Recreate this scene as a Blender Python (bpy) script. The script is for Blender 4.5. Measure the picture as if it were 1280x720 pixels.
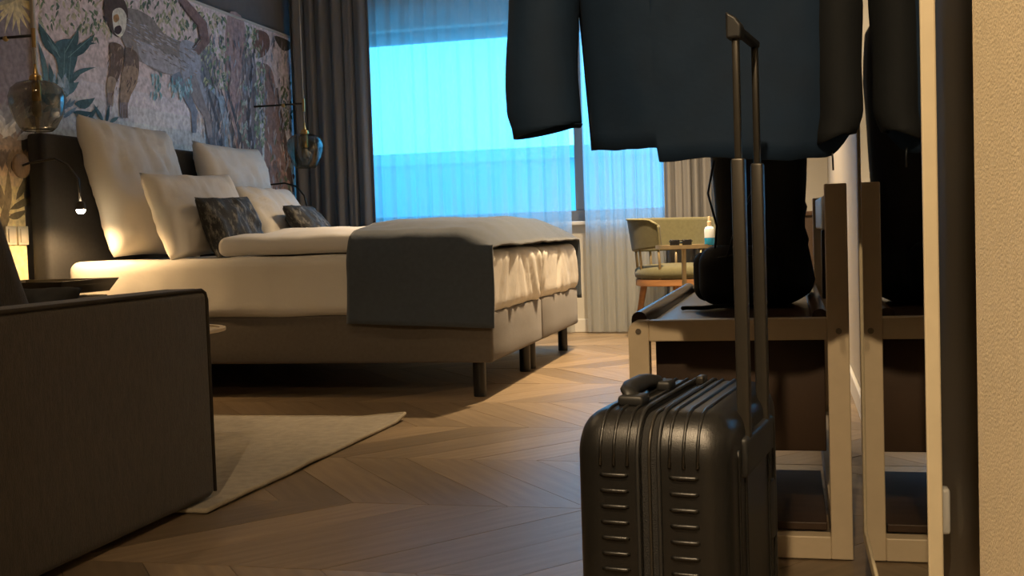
import bpy, bmesh, math, random
from mathutils import Vector, Matrix, noise
random.seed(7)
PI = math.pi
for o in list(bpy.data.objects): bpy.data.objects.remove(o)
S = bpy.context.scene
C = S.collection

# ------------------------------------------------------------------ camera, sky, lights, exposure
F = 1430.0
def _basis(vx=988, vy=281, roll=.033):
    d = Vector((vx-640, 360-vy, -F)).normalized()
    n = Vector((1, roll, 0)).cross(d).normalized()
    if n.y < 0: n = -n
    return d.cross(n).normalized(), d, n
_X, _Y, _Z = _basis()
RM = Matrix((_X, _Y, _Z))
CAM = Vector((0, 0, .67))
cd = bpy.data.cameras.new('camera'); cam = bpy.data.objects.new('camera', cd); C.objects.link(cam)
cam.matrix_world = Matrix.Translation(CAM) @ RM.to_4x4()
cd.sensor_width = 36; cd.lens = F/1280*36; cd.clip_start = .02; cd.clip_end = 200
S.camera = cam
def at(x, y, axis, val):
    """point of the room seen at photo pixel (x, y) on the plane axis = val"""
    r = RM @ Vector((x-640, 360-y, -F))
    return CAM + r*((val-CAM[axis])/r[axis])

w = bpy.data.worlds.new('dusk_sky'); S.world = w; w.use_nodes = True
bg = w.node_tree.nodes['Background']
bg.inputs[0].default_value = (.075, .50, 1.0, 1); bg.inputs[1].default_value = 4.9
S.view_settings.view_transform = 'Standard'; S.view_settings.look = 'None'
S.view_settings.exposure = 0.85; S.view_settings.gamma = 1; S.view_settings.use_curve_mapping = False

WARM = (1.0, .72, .42)
CEIL = 2.6
LX, RX, BY, FY = -3.3, .233, 7.5, -1.6        # room faces
# daylight enters by the window: portal over the opening
pl = bpy.data.lights.new('window_portal', 'AREA'); pl.shape = 'RECTANGLE'; pl.size = 2.5; pl.size_y = 1.4
pl.cycles.is_portal = True
po = bpy.data.objects.new('window_portal', pl); C.objects.link(po)
po.location = (-1.72, BY+.28, 1.38); po.rotation_euler = (-PI/2, 0, 0)

# ------------------------------------------------------------------ materials
MATS = {}
def srgb(r, g, b):
    f = lambda c: (c/12.92 if c <= .04045 else ((c+.055)/1.055)**2.4)
    return tuple(f(c/255) for c in (r, g, b))
def mat(name, col, rough=.6, var=.0, vscale=8, bump=.0, bscale=200, metal=0, sheen=0, coat=0, trans=0, stretch=(1,1,1), emit=0, attr=None, spec=.5, objrand=0, ior=1.45, detail=4):
    m = bpy.data.materials.new(name); m.use_nodes = True
    nt = m.node_tree; b = nt.nodes['Principled BSDF']; L = nt.links
    b.inputs['Roughness'].default_value = rough; b.inputs['Metallic'].default_value = metal
    b.inputs['Specular IOR Level'].default_value = spec; b.inputs['IOR'].default_value = ior
    b.inputs['Sheen Weight'].default_value = sheen; b.inputs['Coat Weight'].default_value = coat
    b.inputs['Transmission Weight'].default_value = trans
    b.inputs['Base Color'].default_value = (*col, 1)
    tc = nt.nodes.new('ShaderNodeTexCoord'); mp = nt.nodes.new('ShaderNodeMapping')
    L.new(tc.outputs['Object'], mp.inputs[0]); mp.inputs['Scale'].default_value = stretch
    src = None
    if attr:
        a = nt.nodes.new('ShaderNodeAttribute'); a.attribute_name = attr; src = a.outputs['Color']
    if var or objrand:
        mx = nt.nodes.new('ShaderNodeMix'); mx.data_type = 'RGBA'; mx.blend_type = 'MULTIPLY'
        mx.inputs[0].default_value = 1
        if src: L.new(src, mx.inputs[6])
        else: mx.inputs[6].default_value = (*col, 1)
        n = nt.nodes.new('ShaderNodeTexNoise'); n.inputs['Scale'].default_value = vscale; n.inputs['Detail'].default_value = detail
        L.new(mp.outputs[0], n.inputs['Vector'])
        r = nt.nodes.new('ShaderNodeMapRange'); r.inputs[1].default_value = .25; r.inputs[2].default_value = .75
        r.inputs[3].default_value = 1-var; r.inputs[4].default_value = 1+var
        L.new(n.outputs['Fac'], r.inputs[0]); out = r.outputs[0]
        if objrand:
            oi = nt.nodes.new('ShaderNodeObjectInfo')
            r2 = nt.nodes.new('ShaderNodeMapRange'); r2.inputs[3].default_value = 1-objrand; r2.inputs[4].default_value = 1+objrand
            L.new(oi.outputs['Random'], r2.inputs[0])
            mm = nt.nodes.new('ShaderNodeMath'); mm.operation = 'MULTIPLY'
            L.new(out, mm.inputs[0]); L.new(r2.outputs[0], mm.inputs[1]); out = mm.outputs[0]
        L.new(out, mx.inputs[7]); src = mx.outputs[2]
    if src: L.new(src, b.inputs['Base Color'])
    if bump:
        n = nt.nodes.new('ShaderNodeTexNoise'); n.inputs['Scale'].default_value = bscale; n.inputs['Detail'].default_value = 3
        L.new(mp.outputs[0], n.inputs['Vector'])
        bp = nt.nodes.new('ShaderNodeBump'); bp.inputs['Strength'].default_value = bump; bp.inputs['Distance'].default_value = .004
        L.new(n.outputs['Fac'], bp.inputs['Height']); L.new(bp.outputs[0], b.inputs['Normal'])
    if emit:
        b.inputs['Emission Color'].default_value = (*col, 1); b.inputs['Emission Strength'].default_value = emit
    MATS[name] = m
    return m
def sheer_mat(name, col, see, through=.72):
    m = bpy.data.materials.new(name); m.use_nodes = True
    nt = m.node_tree; L = nt.links; nt.nodes.remove(nt.nodes['Principled BSDF'])
    out = nt.nodes['Material Output']
    d = nt.nodes.new('ShaderNodeBsdfDiffuse'); t = nt.nodes.new('ShaderNodeBsdfTranslucent'); tr = nt.nodes.new('ShaderNodeBsdfTransparent')
    d.inputs[0].default_value = t.inputs[0].default_value = (*col, 1)
    a = nt.nodes.new('ShaderNodeMixShader'); a.inputs[0].default_value = through
    L.new(d.outputs[0], a.inputs[1]); L.new(t.outputs[0], a.inputs[2])
    b = nt.nodes.new('ShaderNodeMixShader')
    # the weave closes up where the cloth turns edge on
    lw = nt.nodes.new('ShaderNodeLayerWeight'); lw.inputs[0].default_value = .35
    r = nt.nodes.new('ShaderNodeMapRange'); r.inputs[1].default_value = 0; r.inputs[2].default_value = 1
    r.inputs[3].default_value = see; r.inputs[4].default_value = see*.25
    L.new(lw.outputs['Facing'], r.inputs[0]); L.new(r.outputs[0], b.inputs[0])
    L.new(a.outputs[0], b.inputs[1]); L.new(tr.outputs[0], b.inputs[2]); L.new(b.outputs[0], out.inputs[0])
    MATS[name] = m
def smoke_glass(name, tint, frost=.1):
    """thin clear or smoked glass: tinted see-through plus a glossy skin"""
    m = bpy.data.materials.new(name); m.use_nodes = True
    nt = m.node_tree; L = nt.links; nt.nodes.remove(nt.nodes['Principled BSDF'])
    out = nt.nodes['Material Output']
    tr = nt.nodes.new('ShaderNodeBsdfTransparent'); tr.inputs[0].default_value = (*tint, 1)
    g = nt.nodes.new('ShaderNodeBsdfGlossy'); g.inputs['Roughness'].default_value = .04
    lw = nt.nodes.new('ShaderNodeLayerWeight'); lw.inputs[0].default_value = .25
    r = nt.nodes.new('ShaderNodeMapRange'); r.inputs[3].default_value = .05; r.inputs[4].default_value = .6
    L.new(lw.outputs['Facing'], r.inputs[0])
    b = nt.nodes.new('ShaderNodeMixShader')
    L.new(r.outputs[0], b.inputs[0]); L.new(tr.outputs[0], b.inputs[1]); L.new(g.outputs[0], b.inputs[2]); L.new(b.outputs[0], out.inputs[0])
    MATS[name] = m

mat('oak', (.25, .182, .112), .36, .22, 3, .15, 60, stretch=(1.2, 14, 1), objrand=.28, detail=6, spec=.45)
mat('subfloor', (.03, .02, .012), .9)
mat('wallpaper', (.60, .50, .34), .75, .06, 90, .22, 420)
mat('white_wall', (.52, .50, .45), .55, .03, 5, .1, 200)
mat('cream_wall', (.34, .31, .26), .6, .03, 5, .1, 200)
mat('slate_wall', (.17, .165, .165), .8, .06, 20, .15, 200)
mat('ceiling_paint', (.55, .53, .50), .9, .02, 4)
mat('trim_white', (.62, .61, .58), .45, .02, 6)
mat('window_paint', (.22, .24, .27), .4, .03, 6)
mat('facade', (.16, .24, .25), .9, .12, 1.5)
mat('boxspring', (.115, .098, .082), .95, .10, 60, .4, 500, sheen=.2)
mat('black_leg', (.012, .012, .013), .35, .05, 30)
mat('headboard', (.036, .036, .038), .9, .12, 60, .3, 500, sheen=.1)
mat('linen', (.68, .65, .60), .85, .03, 5, .7, 15)
mat('duvet_linen', (.70, .68, .66), .85, .03, 5, .6, 12)
mat('throw', (.052, .068, .092), .95, .12, 50, .35, 400, sheen=.3)
mat('sofa', (.046, .035, .022), .95, .35, 160, .4, 600, sheen=.2, stretch=(1, 1, .18))
mat('sofa_pipe', (.03, .023, .016), .9, .1, 60)
mat('black_cushion', (.02, .02, .02), .8, .2, 40)
mat('rug', (.27, .23, .17), 1, .22, 35, .6, 300, sheen=.2)
mat('rug_edge', (.36, .31, .23), 1, .12, 60, .5, 300)
mat('brass', (.62, .42, .17), .28, .06, 30, metal=1)
mat('cord', (.55, .50, .42), .7, .05, 60)
mat('lamp_black', (.02, .018, .016), .4, .05, 30)
mat('bulb_off', (.35, .32, .26), .2, .05, 20, spec=.6)
mat('lamp_glow', (1.0, .80, .50), .5, emit=60)
mat('lamp_disc', (.22, .15, .09), .45, .2, 40, stretch=(1, 6, 1))
mat('plate_white', (.75, .70, .60), .35, .02, 20)
mat('nightstand', (.028, .025, .022), .4, .12, 30)
mat('bench_frame', (.56, .46, .32), .45, .04, 30, .05, 100)
mat('walnut', (.060, .036, .024), .32, .35, 4, .12, 60, stretch=(14, 1.2, 1), detail=6)
mat('walnut_dark', (.040, .022, .012), .55, .3, 4, .1, 60, stretch=(1.5, 10, 1))
mat('bolt', (.25, .22, .18), .35, .1, 50, metal=.8)
mat('mirror_glass', (.78, .80, .78), .015, metal=1)
mat('mirror_frame', (.42, .36, .25), .4, .05, 40)
mat('suitcase', (.0075, .0072, .0066), .36, .12, 60, .12, 700, spec=.55)
mat('suitcase_trim', (.011, .011, .011), .5, .08, 60)
mat('suitcase_zip', (.006, .006, .006), .7, .1, 400, .5, 900)
mat('handle_metal', (.038, .034, .028), .38, .08, 30, metal=.5)
mat('jacket', (.0015, .016, .044), .8, .15, 14, .15, 60)  # navy with the blue window haze put into the colour
mat('jacket_shaded', (.005, .007, .009), .85, .15, 14, .15, 60)  # same cloth, the shade on its right side put into the colour
mat('backpack', (.010, .011, .013), .65, .15, 40, .25, 300)
mat('strap', (.02, .022, .026), .5, .1, 80)
mat('chair_green', (.125, .118, .062), .95, .10, 60, .3, 500, sheen=.2)
mat('chair_pipe', (.22, .21, .12), .9, .05, 60)
mat('chair_wood', (.36, .18, .075), .45, .2, 8, stretch=(1, 1, 5))
mat('table_metal', (.42, .34, .21), .35, .08, 30, metal=.6)
mat('cap_cream', (.65, .52, .33), .4, .03, 30)
mat('liquid_blue', (.02, .30, .62), .15, .05, 10)
mat('bottle_label', (.62, .68, .74), .35, .04, 20)
mat('glasses_black', (.012, .012, .014), .25, .05, 20)
mat('paint', (.5, .5, .5), .8, .34, 42, .15, 260, attr='Col', detail=8)
sheer_mat('sheer', (.62, .65, .66), .29)
sheer_mat('drape', (.27, .27, .275), 0, .25)
smoke_glass('smoke', (.56, .53, .45))
smoke_glass('clear_pane', (.95, .97, .97))
def camo():
    m = mat('camo_cushion', (.02, .021, .023), .75, bump=.3, bscale=120)
    nt = m.node_tree; b = nt.nodes['Principled BSDF']
    tc = nt.nodes.new('ShaderNodeTexCoord'); mp = nt.nodes.new('ShaderNodeMapping'); mp.inputs['Scale'].default_value = (1, 1, .45)
    n = nt.nodes.new('ShaderNodeTexNoise'); n.inputs['Scale'].default_value = 42; n.inputs['Detail'].default_value = 6; n.inputs['Roughness'].default_value = .7
    r = nt.nodes.new('ShaderNodeValToRGB'); r.color_ramp.elements[0].position = .5; r.color_ramp.elements[1].position = .68
    r.color_ramp.elements[0].color = (.018, .019, .021, 1); r.color_ramp.elements[1].color = (.20, .19, .17, 1)
    nt.links.new(tc.outputs['Object'], mp.inputs[0]); nt.links.new(mp.outputs[0], n.inputs['Vector']); nt.links.new(n.outputs['Fac'], r.inputs[0]); nt.links.new(r.outputs[0], b.inputs['Base Color'])
camo()

# ------------------------------------------------------------------ mesh helpers
class MB:
    def __init__(s): s.v = []; s.f = []; s.c = []
    def add(s, v, f):
        k = len(s.v); s.v += [tuple(p) for p in v]; s.f += [tuple(i+k for i in q) for q in f]; return s
    def box(s, x0, x1, y0, y1, z0, z1):
        v = [(x, y, z) for x in (x0, x1) for y in (y0, y1) for z in (z0, z1)]
        return s.add(v, [(0,1,3,2),(4,6,7,5),(0,4,5,1),(2,3,7,6),(0,2,6,4),(1,5,7,3)])
    def rbox(s, c, size, r, seg=3, mid=2, fn=None, mids=None):
        """rounded box: centre, size, edge radius; fn deforms each point"""
        mids = mids or (mid,)*3
        ax = []
        for i in range(3):
            h = size[i]/2; a = [-h + r*(1-math.cos(k/seg*PI/2))*1.0 for k in range(seg)]
            n = mids[i]
            m_ = [-h+r + (2*h-2*r)*k/n for k in range(n+1)]
            ax.append(a + m_ + [-t for t in reversed(a)])
        bm = {}; vs = []; fs = []
        def vid(p):
            key = tuple(round(t, 6) for t in p)
            if key in bm: return bm[key]
            q = Vector([max(-size[i]/2+r, min(size[i]/2-r, p[i])) for i in range(3)])
            d = Vector(p)-q
            P = q + (d.normalized()*r if d.length > 1e-9 else d)
            if fn: P = Vector(fn(P))
            bm[key] = len(vs); vs.append((P[0]+c[0], P[1]+c[1], P[2]+c[2])); return bm[key]
        for i in range(3):
            j, k = (i+1) % 3, (i+2) % 3
            for sgn in (-1, 1):
                for a in range(len(ax[j])-1):
                    for b in range(len(ax[k])-1):
                        quad = []
                        for (aa, bb) in ((a, b), (a+1, b), (a+1, b+1), (a, b+1)):
                            p = [0, 0, 0]; p[i] = sgn*size[i]/2; p[j] = ax[j][aa]; p[k] = ax[k][bb]
                            quad.append(vid(p))
                        fs.append(tuple(quad if sgn > 0 else reversed(quad)))
        return s.add(vs, fs)
    def tube(s, pts, r, n=10, cap=True, sx=1, up=None):
        """tube along a polyline; r a number or one per point"""
        pts = [Vector(p) for p in pts]; rr = r if isinstance(r, (list, tuple)) else [r]*len(pts)
        vs = []; fs = []; pu = None
        for i, p in enumerate(pts):
            t = (pts[min(i+1, len(pts)-1)]-pts[max(i-1, 0)]).normalized()
            u = pu or (up and Vector(up)) or (Vector((0, 0, 1)) if abs(t.z) < .9 else Vector((1, 0, 0)))
            u = (u-t*u.dot(t)).normalized(); pu = u; wv = t.cross(u)
            for k in range(n):
                a = 2*PI*k/n; vs.append(p+(u*math.cos(a)*sx+wv*math.sin(a))*rr[i])
        for i in range(len(pts)-1):
            for k in range(n):
                fs.append((i*n+k, i*n+(k+1) % n, (i+1)*n+(k+1) % n, (i+1)*n+k))
        if cap: fs += [tuple(reversed(range(n))), tuple(range((len(pts)-1)*n, len(pts)*n))]
        return s.add(vs, fs)
    def lathe(s, prof, n=28, c=(0, 0, 0), close=False):
        vs = []; fs = []
        for (r, z) in prof:
            for k in range(n):
                a = 2*PI*k/n; vs.append((c[0]+r*math.cos(a), c[1]+r*math.sin(a), c[2]+z))
        m = len(prof)
        for i in range(m-1 if not close else m):
            for k in range(n):
                fs.append((i*n+k, i*n+(k+1) % n, ((i+1) % m)*n+(k+1) % n, ((i+1) % m)*n+k))
        if not close:
            fs += [tuple(reversed(range(n))), tuple(range((m-1)*n, m*n))]
        return s.add(vs, fs)
    def prism(s, poly, axis, a, b):
        """polygon (2-D) extruded from a to b along an axis"""
        n = len(poly); vs = []
        for t in (a, b):
            for (p, q) in poly: vs.append({0: (t, p, q), 1: (p, t, q), 2: (p, q, t)}[axis])
        return s.add(vs, [tuple(reversed(range(n))), tuple(range(n, 2*n))]+[(i, (i+1) % n, n+(i+1) % n, n+i) for i in range(n)])
    def grid(s, nu, nv, fn):
        vs = [fn(i/nu, j/nv) for i in range(nu+1) for j in range(nv+1)]
        return s.add(vs, [(i*(nv+1)+j, (i+1)*(nv+1)+j, (i+1)*(nv+1)+j+1, i*(nv+1)+j+1) for i in range(nu) for j in range(nv)])
    def mesh(s, name, fix=True):
        me = bpy.data.meshes.new(name); me.from_pydata(s.v, [], s.f)
        if fix:
            b = bmesh.new(); b.from_mesh(me); bmesh.ops.recalc_face_normals(b, faces=b.faces); b.to_mesh(me); b.free()
        me.update(); return me
    def build(s, name, m, parent=None, smooth=False, bevel=0, solid=0, angle=40, seg=2):
        me = s.mesh(name); o = bpy.data.objects.new(name, me); C.objects.link(o)
        me.materials.append(MATS[m])
        if smooth:
            me.polygons.foreach_set('use_smooth', [True]*len(me.polygons))
            if smooth == 'auto':
                b = bmesh.new(); b.from_mesh(me)
                for e in b.edges:
                    if len(e.link_faces) == 2 and e.calc_face_angle() > math.radians(angle): e.smooth = False
                b.to_mesh(me); b.free()
        if solid:
            k = o.modifiers.new('thick', 'SOLIDIFY'); k.thickness = solid; k.offset = 0
        if bevel:
            k = o.modifiers.new('bevel', 'BEVEL'); k.width = bevel; k.segments = seg; k.limit_method = 'ANGLE'
        if parent: o.parent = parent
        return o
def tag(o, label=None, cat=None, group=None, kind=None):
    if label: o['label'] = label
    if cat: o['category'] = cat
    if group: o['group'] = group
    if kind: o['kind'] = kind
    return o
def thing(name, label, cat, loc=(0, 0, 0), rotz=0, group=None):
    o = bpy.data.objects.new(name, None); C.objects.link(o); o.empty_display_size = .05
    o.location = loc; o.rotation_euler = (0, 0, rotz)
    return tag(o, label, cat, group)
def struct(o): o['kind'] = 'structure'; return o
def fbm(p, s, o=3): return noise.fractal(Vector(p)*s, 1.0, 2.0, o)
def copy_tree(o, parent=None):
    c = o.copy(); C.objects.link(c); c.parent = parent
    for ch in list(o.children): copy_tree(ch, c)
    return c

# ------------------------------------------------------------------ the room shell
fl = struct(MB().box(LX-.2, RX+.2, FY-.1, BY+.3, -.12, -.012).build('floor', 'subfloor'))
SEAM0, STRIP, PITCH, GAP = 2.14, .5635, .203, .0011
SL = STRIP/math.tan(math.radians(51))
def clipx(poly, x0, x1):
    for side, lim in ((1, x0), (-1, x1)):
        out = []
        for i in range(len(poly)):
            a, b = poly[i], poly[(i+1) % len(poly)]
            ia, ib = side*(a[0]-lim) >= 0, side*(b[0]-lim) >= 0
            if ia: out.append(a)
            if ia != ib:
                t = (lim-a[0])/(b[0]-a[0]); out.append((lim, a[1]+t*(b[1]-a[1])))
        poly = out
        if len(poly) < 3: return []
    return poly
def plank_poly(d):
    return [(GAP, GAP), (PITCH-GAP, GAP), (PITCH-GAP+d*SL, STRIP-GAP), (GAP+d*SL, STRIP-GAP)]
def set_plank_uv(o, d, me):   # grain runs along the board: object axes turned by the board angle
    pass
shared = {}
rest = MB()
for k in range(-7, 10):
    y0 = SEAM0+k*STRIP; d = 1 if k % 2 == 0 else -1
    if y0 > BY: continue
    n0 = int((LX-1)/PITCH)-2; n1 = int((RX+1)/PITCH)+2
    for i in range(n0, n1):
        px = i*PITCH + (.07 if d > 0 else .07+SL)
        wp = [(x+px, y+y0) for x, y in plank_poly(d)]
        wp = [(x, min(max(y, FY), BY)) for x, y in wp]
        cp = clipx(wp, LX, RX)
        if not cp or max(p[1] for p in cp)-min(p[1] for p in cp) < .01: continue
        if y0+STRIP < 1.3:
            rest.prism(cp, 2, -.012, 0); continue
        whole = len(cp) == 4 and all(abs(a[0]-b[0])+abs(a[1]-b[1]) < 1e-6 for a, b in zip(cp, [(x+px, y+y0) for x, y in plank_poly(d)]))
        th = math.atan2(STRIP, d*SL)
        rot = Matrix.Rotation(th, 2); inv = rot.inverted()
        org = Vector((px, y0))
        if whole and d in shared: me = shared[d]
        else:
            loc = [inv @ (Vector(p)-org) for p in cp]
            b = MB().prism([(p.x, p.y) for p in loc], 2, -.012, 0); me = b.mesh('plank'); me.materials.append(MATS['oak'])
            if whole: shared[d] = me
        o = bpy.data.objects.new('plank', me); C.objects.link(o); o.parent = fl
        o.location = (px, y0, random.uniform(-.0004, .0002)); o.rotation_euler = (0, 0, th)
r_ = rest.build('plank_field', 'oak', fl); r_['kind'] = 'stuff'

struct(MB().box(LX-.2, RX+.2, FY-.2, BY+.3, CEIL, CEIL+.12).build('ceiling', 'ceiling_paint'))
struct(MB().box(LX-.15, LX, FY, BY, 0, CEIL).build('wall_left', 'slate_wall'))
struct(MB().box(RX, RX+.15, FY, BY, 0, CEIL).build('wall_right', 'cream_wall'))
EC = at(1218, 281, 0, .138)   # outer corner of the entry wall
struct(MB().box(.138, RX-.001, FY, EC.y, .001, CEIL-.001).build('wall_entry', 'wallpaper', bevel=.004))
struct(MB().box(LX-.15, RX+.15, FY-.15, FY, 0, CEIL).build('wall_front', 'slate_wall'))
# the window wall, with its opening
WX0, WX1, WZ0, WZ1 = -2.98, -.5, .74, 2.09
struct(MB().box(LX-.15, WX0, BY, BY+.3, 0, CEIL).box(WX1, RX+.15, BY, BY+.3, 0, CEIL)
       .box(WX0, WX1, BY, BY+.3, 0, WZ0).box(WX0, WX1, BY, BY+.3, WZ1, CEIL).build('wall_back', 'white_wall'))
struct(MB().box(LX+.01, RX-.02, BY-.018, BY-.001, .001, .09).build('baseboard_back', 'trim_white', bevel=.004))
struct(MB().box(RX-.016, RX-.001, 1.12, BY-.02, .001, .08).build('baseboard_right', 'trim_white', bevel=.004))
win = struct(bpy.data.objects.new('window_1', None)); C.objects.link(win); win.location = (0, BY, 0)
def wpart(name, m, *b, **kw):
    o = MB().box(*b).build(name, m, win, **kw); o.location.y = -BY; return o
fy0, fy1 = BY+.12, BY+.19
wpart('frame_rail', 'window_paint', WX0, WX1, fy0, fy1, WZ1-.075, WZ1, bevel=.006)
wpart('frame_rail', 'window_paint', WX0, WX1, fy0, fy1, WZ0, WZ0+.075, bevel=.006)
mull = [WX0+.03, -1.375, WX1-.03]
for mx in mull: wpart('frame_post', 'window_paint', mx-.03, mx+.03, fy0, fy1, WZ0+.075, WZ1-.075, bevel=.006)
for a, b in zip(mull[:-1], mull[1:]): wpart('pane', 'clear_pane', a+.03, b-.03, BY+.15, BY+.156, WZ0+.075, WZ1-.075)
wpart('sill', 'trim_white', WX0-.03, WX1+.03, BY-.05, BY+.12, WZ0-.025, WZ0, bevel=.005)
# the neighbouring building seen over the sill
ob = thing('neighbour_building', 'flat roofed building outside filling the lower half of the window', 'building', (-2, 13, -3))
MB().box(-12, 12, 0, 6, 0, 4.52).build('wall', 'facade', ob)
MB().box(-12.1, 12.1, -.1, 6.1, 4.52, 4.66).build('roof_edge', 'facade', ob)

# ------------------------------------------------------------------ ceiling downlights (out of the picture, they light the room)
def downlight(loc, power, label, size=.11, spread=150, aim=None, col=WARM, blend=.6):
    t = thing('downlight', label, 'ceiling light', loc, 0, 'recessed ceiling downlights')
    MB().lathe([(.05, -.004), (.075, -.004), (.078, 0), (.05, 0)], 24, close=True).build('trim_ring', 'trim_white', t, True)
    MB().lathe([(.05, 0), (.05, .03), (.001, .03)], 24).build('lens', 'bulb_off', t, True)
    l = bpy.data.lights.new('downlight_lamp', 'SPOT'); l.energy = power; l.color = col; l.spot_size = math.radians(spread); l.spot_blend = blend; l.shadow_soft_size = size/2
    o = bpy.data.objects.new('downlight_lamp', l); C.objects.link(o); o.parent = t; o.location = (0, 0, -.03)
    if aim:
        o.rotation_euler = (Vector(aim)-Vector(loc)).to_track_quat('-Z', 'Y').to_euler()
    return t
downlight((-.78, 5.9, CEIL-.001), 330, 'white ceiling downlight above the foot of the bed', .10, 108, blend=.8)
downlight((-.55, 6.65, CEIL-.001), 42, 'white ceiling downlight above the green armchair', .10)
downlight((-.50, .30, CEIL-.001), 175, 'white ceiling downlight over the entry wall', .08, 56, (.16, .62, .8))
downlight((-.10, -.95, CEIL-.001), 160, 'white ceiling downlight at the near end of the entry passage', .07, 60, (0, 2.3, .3), blend=1)
downlight((-2.2, 2.9, CEIL-.001), 14, 'unseen white ceiling downlight added above the sofa as room fill', .12)  # added fill lamp, warms the mural side of the room

# ------------------------------------------------------------------ bed
BX0, BX1, BY0, BY1 = -3.14, -1.19, 4.50, 6.43
BMID = (BY0+BY1)/2
bed = thing('double_bed', 'wide upholstered box spring bed with black legs and a tall dark headboard', 'bed', (-2.2, BMID, 0))
def bpart(mb, name, m, **kw):
    o = mb.build(name, m, bed, **kw); o.location = (2.2, -BMID, 0); return o
for a, b in ((BY0, BMID-.004), (BMID+.004, BY1)):
    bpart(MB().rbox(((BX0+BX1)/2, (a+b)/2, .25), (BX1-BX0, b-a, .206), .014, 2, 3), 'box_base', 'boxspring', smooth='auto')
for (x, y) in ((-1.27, BY0+.07), (-1.27, BMID-.06), (-1.27, BMID+.06), (-1.27, BY1-.07), (-3.05, BY0+.07), (-3.05, BMID-.06), (-3.05, BMID+.06), (-3.05, BY1-.07)):
    bpart(MB().lathe([(.026, 0), (.027, .004), (.027, .147)], 20, (x, y, 0)), 'leg', 'black_leg', smooth='auto')
HX0, HX1 = LX+.027, -3.185
def quilt(P):
    return P
bpart(MB().rbox(((HX0+HX1)/2, (4.43+6.58)/2, .60), (HX1-HX0, 6.58-4.43, 1.17), .02, 3, 4), 'headboard', 'headboard', smooth='auto')
def sheetfn(y0, y1):
    cy = (y0+y1)/2
    def fn(P):
        x, y, z = P; wx, wy = x+(BX0+BX1)/2, y+cy
        n = fbm((wx, wy, z), 3.0)
        d = Vector((0, 0, 0))
        side = max(0, min(1, (.13-z)/.26))          # 0 top .. 1 bottom
        if y < -(y1-y0)/2+.06: d.y = -.008*side+.006*noise.noise((wx*7, 1.3, z*3))
        if x > (BX1-BX0)/2-.06:
            d.x = .016*noise.noise((wy*13+z*7*math.copysign(1, y), z*1.6, 3.3))+.006*noise.noise((wy*30+z*16*math.copysign(1, y), z*3, 7))+.003*n
        if z > .08: d.z = .006*n
        if z < -.10: d.z += .008*noise.noise((wx*4, wy*4, 5))
        return P+d
    return fn
for a, b in ((BY0-.008, BMID-.003), (BMID+.003, BY1+.008)):
    bpart(MB().rbox(((BX0+BX1)/2, (a+b)/2, .475), (BX1-BX0+.016, b-a, .262), .045, 4, fn=sheetfn(a, b), mids=(60, 36, 10)), 'mattress', 'linen', smooth=True)

# duvet: folded white layer on the mattress
def slab(P, amp=.012, sc=3.2, seed=0): 
    n = fbm((P.x+seed, P.y+seed*2, P.z), sc)
    return P+Vector((.4*amp*n, .4*amp*n, amp*n*(1 if P.z > 0 else .3)))
DZ = .604
def duvfn(P):
    P = slab(P, .016, 2.6, 3)
    u = P.y/.98
    if P.z > 0: P.z += .05*max(0, 1-u*u)*(1-max(0, (abs(P.x)-.5)/.2)**2 if abs(P.x) < .7 else 0)
    return P
dv = MB().rbox((0, 0, 0), (1.07, 1.88, .072), .034, 4, fn=duvfn, mids=(30, 40, 2)).build('duvet', 'duvet_linen', smooth=True)
dv.location = (-1.895, BMID+.005, DZ+.043)
tag(dv, 'white folded duvet lying flat across the middle of the bed', 'duvet')

# throw: draped over duvet and mattress, hanging down both long sides
TX0, TX1 = -1.80, -1.172
def throwfn(u, v):
    prof = []
    # path across the bed (y, z)
    P = [(BY0-.030, .305), (BY0-.030, .56), (BY0-.02, .612), (BY0+.01, .645), (BY0+.06, .668), (BY0+.3, .705), (BMID, .722), (BY1-.3, .705), (BY1-.06, .668), (BY1-.01, .645), (BY1+.02, .612), (BY1+.030, .56), (BY1+.030, .305)]
    L = [0]
    for a, b in zip(P[:-1], P[1:]): L.append(L[-1]+math.dist(a, b))
    t = v*L[-1]
    for i in range(len(P)-1):
        if t <= L[i+1]+1e-9: break
    k = (t-L[i])/(L[i+1]-L[i]); y = P[i][0]*(1-k)+P[i+1][0]*k; z = P[i][1]*(1-k)+P[i+1][1]*k
    x = TX0+(TX1-TX0)*u
    hang = max(0, (.64-z)/.34)
    if z < .56: z += (-.028*u) * min(1, hang)
    x += -.012*hang*(1-u) + .008*noise.noise((y*3, z*4, 1.0))
    n = fbm((x, y, z), 4)
    if z > .62:
        z += .010*n+.018; wq = max(0, (u-.70)/.30)**2; z = z*(1-wq)+(.612+.006*n)*wq
    else:
        y += (.007*n-.004*hang)*(1 if y < BMID else -1)*1 - .004*math.sin(x*16+z*5)*hang*(1 if y < BMID else -1)
    return (x, y, z+.014)
th = MB().grid(40, 120, throwfn).build('bed_throw', 'throw', smooth=True, solid=.010)
tag(th, 'dark grey woven throw draped across the foot of the bed', 'throw')

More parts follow.
